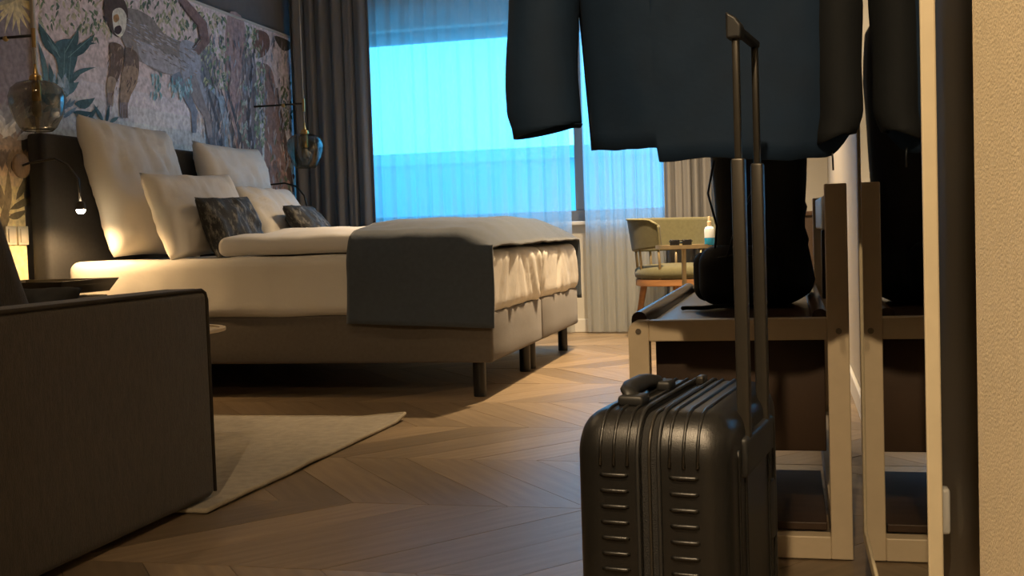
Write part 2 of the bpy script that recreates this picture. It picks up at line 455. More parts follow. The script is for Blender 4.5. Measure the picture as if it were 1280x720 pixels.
# pillows
def pillow(name, m, w_, h_, t_, base, lean, yaw, label, cat, pinch=.05, seed=0, group=None, roll=0, sag=0):
    mb = MB(); N = 30
    for sgn in (-1, 1):
        def fn(u, v):
            a, b = u*2-1, v*2-1
            e = (max(0, 1-abs(a)**2.6)*max(0, 1-abs(b)**2.6))**.42
            x = a*w_/2*(1-pinch*(1-b*b)); z = b*h_/2*(1-pinch*(1-a*a))
            n = fbm((x+seed, z-seed, sgn), 7)+.6*fbm((x*2.2+seed, z*.8, sgn*2), 9)
            return (x, sgn*(t_/2*e+(.013*n+.010*math.sin(z*55+10*fbm((x+seed, z, 3), 4))*max(0, fbm((x*1.3+seed, z*1.3, 1), 4)+.25))*min(1, e*1.6)) + .004*noise.noise((x*9, z*9, seed)) - sag*math.sin((v)*PI)*.0, z+h_/2)
        mb.grid(N, N, fn)
    me = mb.mesh(name); b = bmesh.new(); b.from_mesh(me); bmesh.ops.remove_doubles(b, verts=b.verts, dist=.0006)
    bmesh.ops.recalc_face_normals(b, faces=b.faces); b.to_mesh(me); b.free()
    me.polygons.foreach_set('use_smooth', [True]*len(me.polygons)); me.materials.append(MATS[m])
    o = bpy.data.objects.new(name, me); C.objects.link(o)
    # local x = width, y = thickness, z = height; faces +X after yaw
    R = Matrix.Rotation(yaw, 4, 'Z') @ Matrix.Rotation(lean, 4, 'X') @ Matrix.Rotation(roll, 4, 'Y')
    o.matrix_world = Matrix.Translation(base) @ R
    return tag(o, label, cat, group)
MT = .607
# yaw PI/2: the pillow's width runs along Y, its face looks along +X
pillow('square_pillow', 'linen', .76, .68, .20, (-2.95, 4.95, MT+.006), -.26, PI/2+.0, 'large white square pillow propped on the headboard nearest the reading light', 'pillow', .05, 1, 'large square pillows', roll=.03)
pillow('square_pillow', 'linen', .74, .64, .20, (-2.95, 5.98, MT+.006), -.26, PI/2-.03, 'large white square pillow propped on the headboard nearest the far curtain', 'pillow', .05, 5, 'large square pillows')
pillow('bed_pillow', 'linen', .76, .42, .17, (-2.66, 4.97, MT+.006), -.34, PI/2-.06, 'white rectangular pillow leaning behind the nearer patterned cushion', 'pillow', .06, 9, 'white rectangular pillows', roll=-.03)
pillow('bed_pillow', 'linen', .76, .42, .17, (-2.66, 5.92, MT+.006), -.55, PI/2+.05, 'white rectangular pillow leaning behind the farther patterned cushion', 'pillow', .06, 13, 'white rectangular pillows')
pillow('patterned_cushion', 'camo_cushion', .46, .30, .13, (-2.51, 4.96, MT+.004), -.36, PI/2-.08, 'small dark mottled cushion standing upright beside the duvet edge, nearer one', 'cushion', .06, 17, 'small dark mottled cushions', roll=-.03)
pillow('patterned_cushion', 'camo_cushion', .46, .30, .13, (-2.48, 5.90, MT+.010), -.62, PI/2+.10, 'small dark mottled cushion slumped low in front of the far curtain', 'cushion', .06, 21, 'small dark mottled cushions')

# ------------------------------------------------------------------ mural on the headboard wall
class Print:
    """flat printed shapes on the wall, one coloured polygon each, outlined from points on the wall plane"""
    def __init__(s, X): s.X = X; s.v = []; s.f = []; s.c = []; s.n = 0
    def poly(s, pts, col, px=True):
        s.n += 1; x = s.X+.0000035*s.n+.0004
        k = len(s.v)
        for p in pts:
            if px: q = at(p[0], p[1], 0, s.X); s.v.append((x, q.y, q.z))
            else: s.v.append((x, p[0], p[1]))
        s.f.append(tuple(range(k, k+len(pts)))); s.c.append(tuple(min(.88, 1.65*t) for t in srgb(*col)))
    def smooth(s, pts, col, sub=4):
        out = []; n = len(pts)
        for i in range(n):
            p0, p1, p2, p3 = (Vector(pts[(i+j-1) % n]) for j in range(4))
            for k in range(sub):
                t = k/sub
                out.append(.5*((2*p1)+(p2-p0)*t+(2*p0-5*p1+4*p2-p3)*t*t+(3*p1-p0-3*p2+p3)*t**3))
        s.poly(out, col)
    def leaf(s, a, b, w_, col, bend=0):
        a, b = Vector(a), Vector(b); d = b-a; n = Vector((-d.y, d.x)).normalized() if d.length else Vector((0, 1))
        L = []; R = []
        for k in range(6):
            t = k/5; c = a+d*t+n*bend*math.sin(t*PI); ww = w_*math.sin(min(1, t*1.02)**.75*PI)*.5+.01
            L.append(c+n*ww); R.append(c-n*ww)
        s.poly(L+R[::-1], col)
    def stroke(s, pts, ws, col):
        pts = [Vector(p) for p in pts]; L = []; R = []
        if not isinstance(ws, (list, tuple)): ws = [ws]*len(pts)
        for i, p in enumerate(pts):
            t = (pts[min(i+1, len(pts)-1)]-pts[max(i-1, 0)]).normalized(); n = Vector((-t.y, t.x))
            L.append(p+n*ws[i]/2); R.append(p-n*ws[i]/2)
        s.poly(L+R[::-1], col)
    def build(s, name, parent):
        me = bpy.data.meshes.new(name); me.from_pydata(s.v, [], s.f)
        at_ = me.color_attributes.new('Col', 'FLOAT_COLOR', 'CORNER')
        i = 0
        for p, c in zip(me.polygons, s.c):
            for li in p.loop_indices: at_.data[li].color = (*c, 1)
        me.materials.append(MATS['paint']); o = bpy.data.objects.new(name, me); C.objects.link(o); o.parent = parent
        b = bmesh.new(); b.from_mesh(me)
        for f in b.faces:
            f.normal_update()
            if f.normal.x < 0: f.normal_flip()
        bmesh.ops.triangulate(b, faces=b.faces, ngon_method='EAR_CLIP'); b.to_mesh(me); b.free()
        return o
MX = LX+.022
ym0 = at(44, 40, 0, MX).y; ym1 = at(363, 50, 0, MX).y; zt_ = at(300, 25, 0, MX).z; zb_ = .9
mural = thing('wall_mural', 'large framed jungle mural with a long-tailed monkey behind the bed', 'mural', (LX, (ym0+ym1)/2, zb_))
def mp_(o): o.location = (-LX, -(ym0+ym1)/2, -zb_); return o
mp_(MB().box(LX+.001, MX, ym0, ym1, zb_, zt_).build('panel', 'trim_white', mural))
mp_(MB().box(LX+.001, MX+.006, ym0, ym1+.012, zt_, zt_+.016).build('frame_profile', 'trim_white', mural, bevel=.002))
mp_(MB().box(LX+.001, MX+.006, ym1, ym1+.014, zb_, zt_).build('frame_profile', 'trim_white', mural, bevel=.002))
mp_(MB().box(LX+.001, MX+.006, ym0-.012, ym0, zb_, zt_+.016).build('frame_profile', 'trim_white', mural, bevel=.002))
pr = Print(MX)
def inside(x, y):
    q = at(x, y, 0, MX); return ym0+.01 < q.y < ym1-.01 and zb_ < q.z < zt_-.01
BGN = 14
top_c, bot_c = (190, 180, 184), (178, 200, 226)
for i in range(BGN):
    a, b = i/BGN, (i+1)/BGN; t = (i+.5)/BGN
    pr.poly([(ym0, zb_+(zt_-zb_)*a), (ym1, zb_+(zt_-zb_)*a), (ym1, zb_+(zt_-zb_)*b), (ym0, zb_+(zt_-zb_)*b)], tuple(bot_c[k]+(top_c[k]-bot_c[k])*min(1, t*1.7) for k in range(3)), px=False)
# trees at the right
TR = (128, 116, 118)
pr.smooth([(284, 20), (305, 27), (308, 90), (312, 190), (318, 245), (280, 245), (284, 180), (281, 100)], (146, 128, 130))
pr.smooth([(303, 65), (318, 72), (322, 130), (330, 245), (306, 245), (303, 160)], (118, 112, 116))
pr.smooth([(322, 82), (338, 84), (346, 120), (356, 200), (366, 245), (334, 245), (330, 160), (326, 110)], (132, 112, 108))
pr.smooth([(318, 38), (334, 42), (337, 58), (330, 70), (322, 71), (316, 58)], (112, 88, 82))
pr.smooth([(343, 45), (362, 52), (362, 62), (352, 62)], (70, 66, 64))
pr.smooth([(240, 62), (262, 60), (275, 110), (290, 160), (300, 245), (262, 245), (256, 160), (246, 110)], (112, 118, 130))
for a in (0, 1, 2, 3):
    pr.stroke([(252+a*7, 80), (262+a*8, 120), (274+a*8, 160), (283+a*9, 240)], [1, 3, 4, 5], (78, 84, 96))
pr.stroke([(248, 118), (262, 108), (276, 122), (284, 160), (286, 200)], [3, 5, 7, 8, 9], (140, 158, 176))
pr.stroke([(346, 110), (352, 150), (358, 190), (364, 240)], [2, 4, 5, 7], (84, 74, 74))
pr.stroke([(318, 60), (313, 100), (310, 150), (316, 200)], [2, 4, 5, 6], (76, 74, 80))
rg = random.Random(3)
def foliage(x0, x1, y0, y1, n, cols, l=9, w_=2.6, ang=(60, 120)):
    for _ in range(n):
        x, y = rg.uniform(x0, x1), rg.uniform(y0, y1); a = math.radians(rg.uniform(*ang)); ll = l*rg.uniform(.6, 1.2)
        e = (x+ll*math.cos(a), y+ll*math.sin(a))
        if inside(x, y) and inside(*e): pr.leaf((x, y), e, w_*rg.uniform(.7, 1.3), rg.choice(cols), rg.uniform(-1, 1))
G = [(96, 116, 98), (122, 134, 110), (148, 152, 130), (84, 100, 92), (172, 166, 148)]
foliage(46, 150, -40, 38, 190, G, 10, 2.8, (40, 130))
foliage(100, 140, 20, 46, 40, G, 9, 2.4, (60, 120))
foliage(150, 285, -70, 30, 300, G, 9, 2.6, (50, 130))
foliage(196, 285, 0, 58, 150, G, 9, 2.4, (50, 130))
foliage(252, 286, 50, 110, 90, [(120, 140, 118), (160, 168, 148), (96, 118, 104)], 8, 2.4, (60, 130))
foliage(306, 324, 30, 70, 60, G, 7, 2, (60, 120))
foliage(318, 330, 75, 180, 110, [(176, 180, 164), (126, 142, 120), (92, 112, 98)], 8, 2.2, (60, 120))
foliage(350, 366, 100, 160, 36, [(70, 84, 66), (92, 106, 84)], 9, 2.6, (60, 120))
foliage(300, 312, 100, 180, 40, [(150, 164, 160), (110, 130, 124)], 8, 2, (60, 120))
foliage(340, 366, 170, 240, 40, [(96, 108, 92), (160, 130, 120), (110, 88, 80)], 10, 3, (60, 120))
foliage(242, 364, 40, 235, 330, [(150, 150, 160), (104, 100, 106), (168, 158, 156), (126, 132, 146)], 15, 1.8, (76, 104))
# broad dark plant
PT = [(70, 98, 108), (84, 114, 124), (60, 86, 94)]
pr.smooth([(70, 52), (92, 50), (96, 70), (90, 95), (92, 112), (66, 112), (72, 90), (68, 68)], PT[0])
for a, b, w_, bd in (((74, 72), (47, 28), 13, -3), ((80, 66), (97, 37), 12, 3), ((84, 72), (118, 42), 12, 3), ((88, 66), (120, 54), 7, -4), ((78, 100), (100, 92), 9, 2), ((84, 100), (119, 84), 6, -3), ((72, 66), (58, 50), 5, 0), ((70, 74), (62, 58), 3, 0), ((58, 112), (46, 50), 7, 2), ((66, 110), (60, 78), 7, 0), ((72, 112), (98, 102), 14, 4), ((92, 130), (118, 122), 12, 4), ((90, 140), (116, 140), 9, 3), ((108, 152), (122, 132), 5, 0), ((128, 152), (116, 130), 5, 0), ((132, 154), (136, 130), 4, 0), ((136, 153), (148, 146), 5, 0), ((120, 153), (112, 146), 4, 0), ((60, 120), (86, 118), 11, 3)):
    pr.leaf(a, b, w_, rg.choice(PT), bd)
for a, b in (((74, 72), (50, 30)), ((80, 66), (96, 38)), ((84, 72), (117, 43)), ((78, 110), (80, 60)), ((84, 110), (88, 64))):
    pr.stroke([a, b], [1.2, .4], (104, 134, 138))
foliage(46, 84, 110, 152, 60, [(150, 168, 184), (120, 146, 166), (100, 126, 150)], 20, 5, (200, 340))
# the long-tailed monkey
FUR, FUR2, FUR3 = (126, 122, 122), (150, 150, 158), (98, 88, 84)
pr.smooth([(150, 14), (166, 11), (188, 22), (204, 42), (226, 52), (240, 54), (246, 70), (244, 88), (230, 98), (214, 94), (196, 90), (180, 80), (168, 74), (158, 62), (150, 44)], FUR)
pr.smooth([(170, 50), (186, 56), (204, 66), (220, 72), (224, 90), (208, 92), (190, 84), (176, 76)], FUR2)
pr.smooth([(224, 54), (242, 54), (250, 72), (250, 96), (258, 126), (250, 140), (240, 120), (228, 100)], (142, 148, 162))
pr.stroke([(236, 96), (248, 126), (258, 146), (262, 172)], [16, 12, 8, 6], (128, 126, 132))
pr.stroke([(218, 92), (232, 118), (242, 140), (242, 166)], [12, 10, 8, 5], (112, 122, 140))
pr.stroke([(244, 66), (256, 52), (252, 30), (238, 14), (228, 2), (230, -20), (238, -44)], [10, 11, 11, 11, 11, 10, 8], (116, 98, 98))
pr.stroke([(240, 60), (249, 48), (246, 32), (234, 18), (224, 4)], [2, 2, 2, 2, 2], (80, 66, 66))
pr.smooth([(136, 54), (152, 58), (154, 76), (147, 98), (140, 112), (140, 132), (134, 124), (133, 104), (137, 80)], (98, 84, 76))
pr.smooth([(135, 96), (144, 100), (141, 118), (140, 133), (134, 126), (132, 110)], (144, 130, 116))
pr.smooth([(156, 60), (170, 66), (173, 84), (170, 102), (163, 118), (158, 132), (159, 146), (151, 146), (148, 130), (150, 108), (154, 84)], (102, 90, 84))
pr.smooth([(154, 84), (171, 86), (170, 104), (163, 118), (158, 130), (150, 128), (150, 108)], (146, 128, 112))
for k in range(4): pr.stroke([(150+k*2.6, 128), (149+k*3.2, 148)], [2, 1], (118, 112, 120))
for k in range(3): pr.stroke([(134+k*2.2, 116), (134+k*2.4, 134)], [1.8, .8], (112, 104, 108))
pr.smooth([(134, -6), (150, -4), (158, 10), (158, 30), (150, 46), (140, 42), (132, 26), (128, 8)], (74, 64, 62))
pr.smooth([(140, 14), (150, 10), (157, 20), (156, 36), (150, 46), (143, 42), (140, 30)], (206, 198, 186))
pr.smooth([(141, 20), (146, 18), (148, 24), (144, 28), (141, 26)], (150, 118, 84))
pr.smooth([(143, 34), (149, 32), (151, 38), (147, 43), (142, 40)], (64, 50, 54))
pr.smooth([(128, 20), (136, 24), (136, 28), (130, 26)], (70, 62, 64))
for k in range(26):
    t = k/25; x = 160+75*t; y = 24+38*t+rg.uniform(4, 26); pr.leaf((x, y), (x+7, y+5), 1.6, rg.choice([(112, 108, 110), (164, 162, 168), (132, 118, 108)]))
for k in range(110):
    t = rg.random(); x = 156+88*t; y = 20+40*t+rg.uniform(0, 38)
    if y < 92: pr.leaf((x, y), (x+rg.uniform(5, 9), y+rg.uniform(2, 6)), 1.3, rg.choice([(112, 108, 112), (160, 160, 170), (136, 128, 124), (144, 152, 170)]))
foliage(134, 172, 56, 120, 60, [(92, 80, 76), (132, 116, 104), (150, 134, 116), (112, 100, 98)], 8, 1.2, (85, 115))
foliage(188, 200, 90, 122, 26, [(120, 160, 168), (150, 178, 186), (96, 132, 140)], 9, 2, (80, 100))
foliage(212, 238, 92, 118, 50, [(120, 160, 174), (150, 178, 190), (104, 140, 156)], 9, 2, (70, 110))
mp_(pr.build('printed_picture', mural))

# printed wallpaper to the left of the mural
wpn = thing('printed_wallpaper', 'slate wallpaper strip with palm leaves beside the reading lamp', 'wallpaper', (LX, 4.1, 0))
WPX = LX+.008
y0p, y1p = 3.55, ym0-.013
ys1 = 4.425
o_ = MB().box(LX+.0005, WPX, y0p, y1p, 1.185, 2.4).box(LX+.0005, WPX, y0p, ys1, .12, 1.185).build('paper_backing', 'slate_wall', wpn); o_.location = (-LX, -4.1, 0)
p2 = Print(WPX)
z_ = lambda y_px: at(20, y_px, 0, WPX).z
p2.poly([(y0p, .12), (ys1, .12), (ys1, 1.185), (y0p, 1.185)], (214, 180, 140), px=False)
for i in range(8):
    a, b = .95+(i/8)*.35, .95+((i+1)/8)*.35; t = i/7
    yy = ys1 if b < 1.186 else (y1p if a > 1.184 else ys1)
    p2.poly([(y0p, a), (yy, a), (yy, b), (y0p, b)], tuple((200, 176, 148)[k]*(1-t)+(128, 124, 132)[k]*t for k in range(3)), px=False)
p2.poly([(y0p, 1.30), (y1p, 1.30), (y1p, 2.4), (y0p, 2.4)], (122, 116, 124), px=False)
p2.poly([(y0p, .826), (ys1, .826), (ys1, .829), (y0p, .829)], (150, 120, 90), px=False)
for k in range(13):     # fan palm
    a = math.radians(200-k*17); 
    p2.leaf((20, 0), (20+34*math.cos(a), 2+38*abs(math.sin(a))+(6 if k % 2 else 0)), 5, rg.choice([(176, 166, 128), (190, 180, 146), (150, 144, 118)]), rg.uniform(-2, 2))
for k in range(16):     # pale banana leaves
    a = math.radians(rg.uniform(185, 345)); p2.leaf((12+rg.uniform(-10, 10), 168+rg.uniform(-12, 14)), (12+42*math.cos(a), 168+46*math.sin(a)), 10, rg.choice([(176, 178, 182), (150, 154, 160), (196, 194, 192), (132, 134, 142)]), rg.uniform(-4, 4))
for k in range(10):
    p2.leaf((-8+k*5, 186), (-14+k*6+rg.uniform(-4, 4), 214+rg.uniform(-4, 10)), 9, rg.choice([(150, 132, 112), (128, 116, 108), (166, 146, 124)]), 2)
for a, b, w_ in (((6, 276), (10, 210), 10), ((12, 262), (50, 238), 9), ((10, 272), (34, 262), 9), ((20, 250), (34, 214), 8), ((2, 262), (-6, 220), 9), ((8, 282), (-2, 300), 9), ((2, 290), (6, 250), 12)):
    p2.leaf(a, b, w_, rg.choice([(112, 100, 78), (128, 114, 90), (98, 90, 72)]), 2)
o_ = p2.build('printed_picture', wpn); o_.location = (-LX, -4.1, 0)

# wall switches under the leaves
for k, (x0, x1) in enumerate(((5, 19), (20, 34))):
    a = at(x0, 284, 0, WPX); b = at(x1, 305, 0, WPX)
    yc, zc = (a.y+b.y)/2, (a.z+b.z)/2
    t = thing('wall_switch', ('white square switch plate beside the headboard, the one farther from it', 'white square switch plate beside the headboard, the one next to it')[k], 'switch', (WPX+.001, yc, zc-.04), 0, 'white switch plates')
    h = .04; wdt = abs(b.y-a.y)/2
    MB().rbox((.005, 0, .04), (.010, wdt*2-.001, .082), .003, 2, 1).build('plate', 'plate_white', t, 'auto')
    MB().rbox((.0125, 0, .04), (.006, wdt*2-.022, .06), .002, 2, 1).build('rocker', 'plate_white', t, 'auto')

# ------------------------------------------------------------------ pendants with their wall arms
def pendant(p, label, s=1):
    t = thing('pendant_lamp', label, 'pendant lamp', p, 0, 'smoked glass pendants beside the bed')
    g = [(.052, -.112), (.058, -.116), (.075, -.100), (.098, -.055), (.112, -.005), (.114, .03), (.104, .062), (.078, .085), (.04, .096), (.022, .098)]
    mb = MB(); n = 40
    inner = [(r-.0025, z) for r, z in g]
    vs = []; 
    vs = [(r_*math.cos(2*PI*k/n), r_*math.sin(2*PI*k/n), z) for r_, z in g for k in range(n)]
    mb.add(vs, [(i*n+k, i*n+(k+1) % n, (i+1)*n+(k+1) % n, (i+1)*n+k) for i in range(len(g)-1) for k in range(n)]).build('glass_shade', 'smoke', t, True)
    MB().lathe([(.026, .094), (.028, .100), (.024, .116), (.012, .124), (.006, .15), (.006, .165)], 20).build('brass_cap', 'brass', t, 'auto')
    MB().lathe([(.017, .094), (.019, .06), (.019, .015), (.015, .01)], 18).build('lamp_socket', 'brass', t, 'auto')
    MB().lathe([(.012, .012), (.018, -.01), (.022, -.03), (.018, -.05), (.004, -.058)], 18).build('bulb', 'bulb_off', t, True)
    top = CEIL-.002-p[2]
    MB().tube([(0, 0, .16), (0, 0, top)], .0032, 8).build('cord', 'cord', t, True)
    MB().lathe([(.035, top-.03), (.05, top-.003), (.05, top)], 20).build('ceiling_rose', 'brass', t, 'auto')
    zr = .285
    b = MB().tube([(0, 0, zr), (LX+.03-p[0], 0, zr)], .006, 10).build('wall_arm', 'lamp_black', t, True)
    MB().lathe([(.004, -.012), (.012, -.006), (.012, .006), (.004, .012)], 14, (-.135, 0, zr-.004)).build('brass_knob', 'brass', b, True)
    MB().tube([(0, 0, zr-.05), (0, 0, zr+.03)], .009, 10).build('cord_grip', 'brass', b, 'auto')
    return t
pendant((-3.075, 4.25, 1.285), 'smoked glass pendant hanging low beside the reading light, the larger looking one')
pendant((-2.935, 6.68, 1.24), 'smoked glass pendant hanging in front of the dark drape')

def reading_lamp(base, pts, head, label, lit, power):
    t = thing('reading_lamp', label, 'reading lamp', base, 0, 'gooseneck reading lamps')
    L = lambda p: tuple(Vector(p)-Vector(base))
    m = MB(); 
    m.lathe([(.05, 0), (.053, .004), (.053, .014), (.048, .018)], 30)
    m.v = [(z, x, y) for x, y, z in m.v]
    m.build('wall_plate', 'lamp_disc', t, 'auto')
    k = MB(); k.lathe([(.03, 0), (.03, .02)], 20); k.v = [(z-.02, x, y) for x, y, z in k.v]; k.build('wall_mount', 'lamp_black', t, 'auto')
    MB().tube([L(p) for p in pts], .0055, 10).build('gooseneck', 'lamp_black', t, True)
    h = Vector(L(head))
    hd = MB().lathe([(.010, .036), (.018, .030), (.022, 0), (.020, 0), (.016, .026)], 20, tuple(h), close=True).build('lamp_head', 'lamp_black', t, 'auto')
    MB().lathe([(.001, .004), (.0185, .004), (.019, -.006), (.012, -.016), (.001, -.019)], 18, tuple(h)).build('lens', 'lamp_glow' if lit else 'bulb_off', hd, True)
    if lit:
        l = bpy.data.lights.new('reading_bulb', 'SPOT'); l.energy = power; l.color = (1, .62, .28); l.spot_size = math.radians(165); l.spot_blend = .5; l.shadow_soft_size = .02
        o = bpy.data.objects.new('reading_bulb', l); C.objects.link(o); o.parent = t; o.location = h+Vector((0, 0, -.026))
    return t
rb = (-3.24, 4.335, 1.035)
hd = at(101, 262, 0, -2.98)
reading_lamp(rb, [(-3.225, 4.335, 1.035), (-3.19, 4.335, 1.045), (-3.08, 4.36, 1.06), (-3.02, hd.y-.02, 1.03), (-2.985, hd.y, .97), (-2.98, hd.y, hd.z+.035)], tuple(hd), 'lit gooseneck reading lamp with round wall plate beside the headboard', True, 10)
rb2 = (-3.24, 6.68, 1.02)
reading_lamp(rb2, [(-3.225, 6.68, 1.02), (-3.18, 6.67, 1.03), (-3.07, 6.65, 1.035), (-2.98, 6.62, 1.01), (-2.92, 6.60, .95), (-2.90, 6.60, .86)], (-2.90, 6.60, .83), 'unlit black gooseneck reading lamp arching out under the far pendant', False, 0)

# bedside tables
def nightstand(y0, y1, x1, z, label):
    t = thing('nightstand', label, 'nightstand', (LX+.01, (y0+y1)/2, 0), 0, 'black bedside tables')
    w_ = (y1-y0)/2; d = x1-LX-.01
    MB().rbox((d/2-.015, 0, .02+(z-.07)/2), (d-.05, (y1-y0)-.06, z-.11), .006, 2, 1).build('body', 'nightstand', t, 'auto')
    poly_b = [(.0, -w_+.025), (d-.035, -w_+.025), (d-.035, w_-.025), (.0, w_-.025)]
    poly_t = [(0, -w_), (d, -w_), (d, w_), (0, w_)]
    b = MB(); b.add([(x, y, z-.055) for x, y in poly_b]+[(x, y, z) for x, y in poly_t], [(3,2,1,0), (0,1,5,4), (1,2,6,5), (2,3,7,6), (3,0,4,7)])
    inn = [(.012, -w_+.012), (d-.012, -w_+.012), (d-.012, w_-.012), (.012, w_-.012)]
    b.add([(x, y, z) for x, y in poly_t]+[(x, y, z) for x, y in inn]+[(x, y, z-.02) for x, y in inn], [(0,1,5,4), (1,2,6,5), (2,3,7,6), (3,0,4,7), (4,5,9,8), (5,6,10,9), (6,7,11,10), (7,4,8,11), (8,9,10,11)])
    b.build('tray_top', 'nightstand', t)
    MB().rbox((d-.038, 0, .3), (.012, (y1-y0)-.09, .16), .003, 2, 1).build('drawer', 'nightstand', t, 'auto')
    MB().box(.02, d-.06, -w_+.05, w_-.05, 0, .03).build('plinth', 'lamp_black', t)
nz = at(105, 351, 1, 4.05).z
nightstand(4.0, 4.40, at(146, 349, 1, 4.38).x, nz, 'black tray topped nightstand between the sofa and the near side of the bed')
nightstand(6.60, 6.96, -2.85, nz, 'black tray topped nightstand on the far side of the bed')

# ------------------------------------------------------------------ sofa, rug, coffee table
SX1, SY1 = -1.46, 2.675
sofa = thing('sofa', 'dark brown woven sofa with its box arm towards the room', 'sofa', (-2.3, 2.2, .014))
def sp(mb, name, m, **kw):
    o = mb.build(name, m, sofa, **kw); o.location = (2.3, -2.2, -.014); return o
ZA = .557
for x0, x1 in ((SX1-.13, SX1), (-3.14, -3.01)):
    ar = sp(MB().rbox(((x0+x1)/2, (1.66+SY1)/2, (.016+ZA)/2), (x1-x0, SY1-1.66, ZA-.016), .026, 4, 3), 'arm', 'sofa', smooth='auto')
    pth = [(x1-.004, 1.70, ZA-.004), (x1-.004, SY1-.03, ZA-.004), (x1-.004, SY1-.012, ZA-.012), (x1-.004, SY1-.004, ZA-.03), (x1-.004, SY1-.004, .03)]
    pp = MB().tube(pth, .0045, 8).build('piping', 'sofa_pipe', ar, True)
sp(MB().rbox((-2.3, 2.14, .15), (1.415, 1.04, .25), .02, 3, 3), 'seat_base', 'sofa', smooth='auto')
sp(MB().rbox((-2.3, 1.76, .42), (1.415, .18, .70), .03, 3, 3), 'back_frame', 'sofa', smooth='auto')
for k in range(2):
    cx = -1.95 if k == 0 else -2.66
    def puff(P): return slab(P, .008, 4, k*3)
    sp(MB().rbox((cx, 2.36, .345), (.70, .62, .13), .035, 4, 8, fn=puff), 'seat_cushion', 'sofa', smooth=True)
    def lean(P):
        Q = slab(P, .008, 4, k*5+1); Q.y += -.50*Q.z*.9; return Q
    sp(MB().rbox((cx, 2.06, .62), (.70, .20, .46), .06, 4, 8, fn=lean), 'back_cushion', 'sofa', smooth=True)
cb = pillow('sofa_cushion', 'black_cushion', .30, .20, .09, (-1.80, 2.30, .414), .62, PI, 'small black cushion lying against the sofa back behind the arm', 'cushion', .05, 31)

def rugfn(u, v):
    x = -3.12+(1.70)*u; y = 2.545+1.42*v
    x += .03*v*u
    e = max(0, (u-.9)/.1)
    curl = max(0, v-.93)/.07*e
    z = .0115+.0008*fbm((x, y, 0), 9)+.006*e*max(0, noise.noise((y*4, 2.2, 0)))+.016*curl
    x += .008*e*noise.noise((y*3.1, 0, 4))
    return (x, y, z)
rug = thing('area_rug', 'flat beige woven rug with a turned edge between sofa and bed', 'rug', (-2.27, 3.25, 0))
def rl(o): o.location = (2.27, -3.25, 0); return o
g = MB().grid(60, 50, rugfn)
top = list(g.v); nv = 51
bot = [(x, y, z-.009) for x, y, z in top]
k0 = len(g.v); g.v += bot
edge = [i*nv for i in range(61)]+[60*nv+j for j in range(1, nv)]+[i*nv+nv-1 for i in range(59, -1, -1)]+[j for j in range(nv-2, 0, -1)]
for a, b in zip(edge, edge[1:]+edge[:1]): g.f.append((a, b, b+k0, a+k0))
rl(g.build('pile', 'rug', rug, smooth='auto', angle=30))
rl(MB().tube([Vector(rugfn(1, j/50))+Vector((-.002, 0, -.0035)) for j in range(51)]+[Vector(rugfn(1-i/60, 1))+Vector((0, -.002, -.0035)) for i in range(1, 61)], .0065, 8).build('bound_edge', 'rug_edge', rug, True))
rl(MB().tube([Vector(rugfn(1-i/60, 0))+Vector((0, .002, -.0035)) for i in range(61)], .0065, 8).build('bound_edge', 'rug_edge', rug, True))

cp = at(279, 412, 1, 3.5)
ct = thing('coffee_table', 'small round metal coffee table mostly hidden behind the sofa arm', 'table', (cp.x-.295, 3.5, .013))
zt2 = cp.z-.013
MB().lathe([(.262, zt2-.012), (.27, zt2-.010), (.27, zt2), (.25, zt2), (.25, zt2-.006), (.001, zt2-.006)], 40).build('table_top', 'bench_frame', ct, 'auto')
MB().lathe([(.02, .01), (.02, zt2-.012)], 16).build('stem', 'lamp_black', ct, 'auto')
MB().lathe([(.16, 0), (.16, .008), (.02, .014)], 32).build('base', 'lamp_black', ct, 'auto')

# ------------------------------------------------------------------ luggage bench along the right wall
QX0, QX1, QY0, QY1 = -.328, .108, 2.33, 3.62
ZB = .484; TH = .042
bench = thing('luggage_bench', 'long cream framed luggage bench with a walnut tray and back rail', 'bench', (-.11, 2.95, 0))
def qp(mb, name, m, **kw):
    o = mb.build(name, m, bench, **kw); o.location = (.11, -2.95, 0); return o
for yy in (QY0, QY1-.04):
    y1 = yy+.04
    # outer loop with a rounded upper left corner, tall right post
    def arc(cx, cz, r, a0, a1, n=6): return [(cx+r*math.cos(math.radians(a0+(a1-a0)*k/n)), cz+r*math.sin(math.radians(a0+(a1-a0)*k/n))) for k in range(n+1)]
    qp(MB().prism([(QX0, .002)]+[(QX0, ZB-.022)]+arc(QX0+.022, ZB-.022, .022, 180, 90)+[(QX0+TH, ZB)]+[(QX0+TH, .002)], 1, yy, y1), 'post', 'bench_frame', bevel=.0025)
    qp(MB().box(QX1-TH, QX1, yy, y1, .002, .748), 'post', 'bench_frame', bevel=.0025)
    qp(MB().box(QX0+TH, QX1-TH, yy, y1, ZB-.043, ZB), 'top_bar', 'bench_frame', bevel=.0025)
    qp(MB().box(QX0+TH, QX1-TH, yy, y1, .002, .048), 'bottom_bar', 'bench_frame', bevel=.0025)
for (x, z) in ((-.307, .462), (.088, .458)):
    b = MB().lathe([(.0045, 0), (.006, .001), (.006, .003)], 14); b.v = [(px, -pz, py) for px, py, pz in b.v]; b.v = [(px+x, py+QY0+.001, pz+z) for px, py, pz in b.v]
    qp(b, 'bolt', 'bolt', smooth='auto')
tray = qp(MB().box(QX0+.03, QX1-TH-.002, QY0+.041, QY1-.041, ZB-.030, ZB-.012), 'tray', 'walnut', bevel=.002)
def rail(x, side):
    prof = [(x-.016, ZB-.03), (x+.016, ZB-.03), (x+.016, ZB)]+[(x+.016*math.cos(a), ZB+.016*math.sin(a)) for a in [PI*k/8 for k in range(1, 8)]]+[(x-.016, ZB)]
    return qp(MB().prism(prof, 1, QY0+.041, QY1-.041), 'side_rail', 'walnut', smooth='auto')
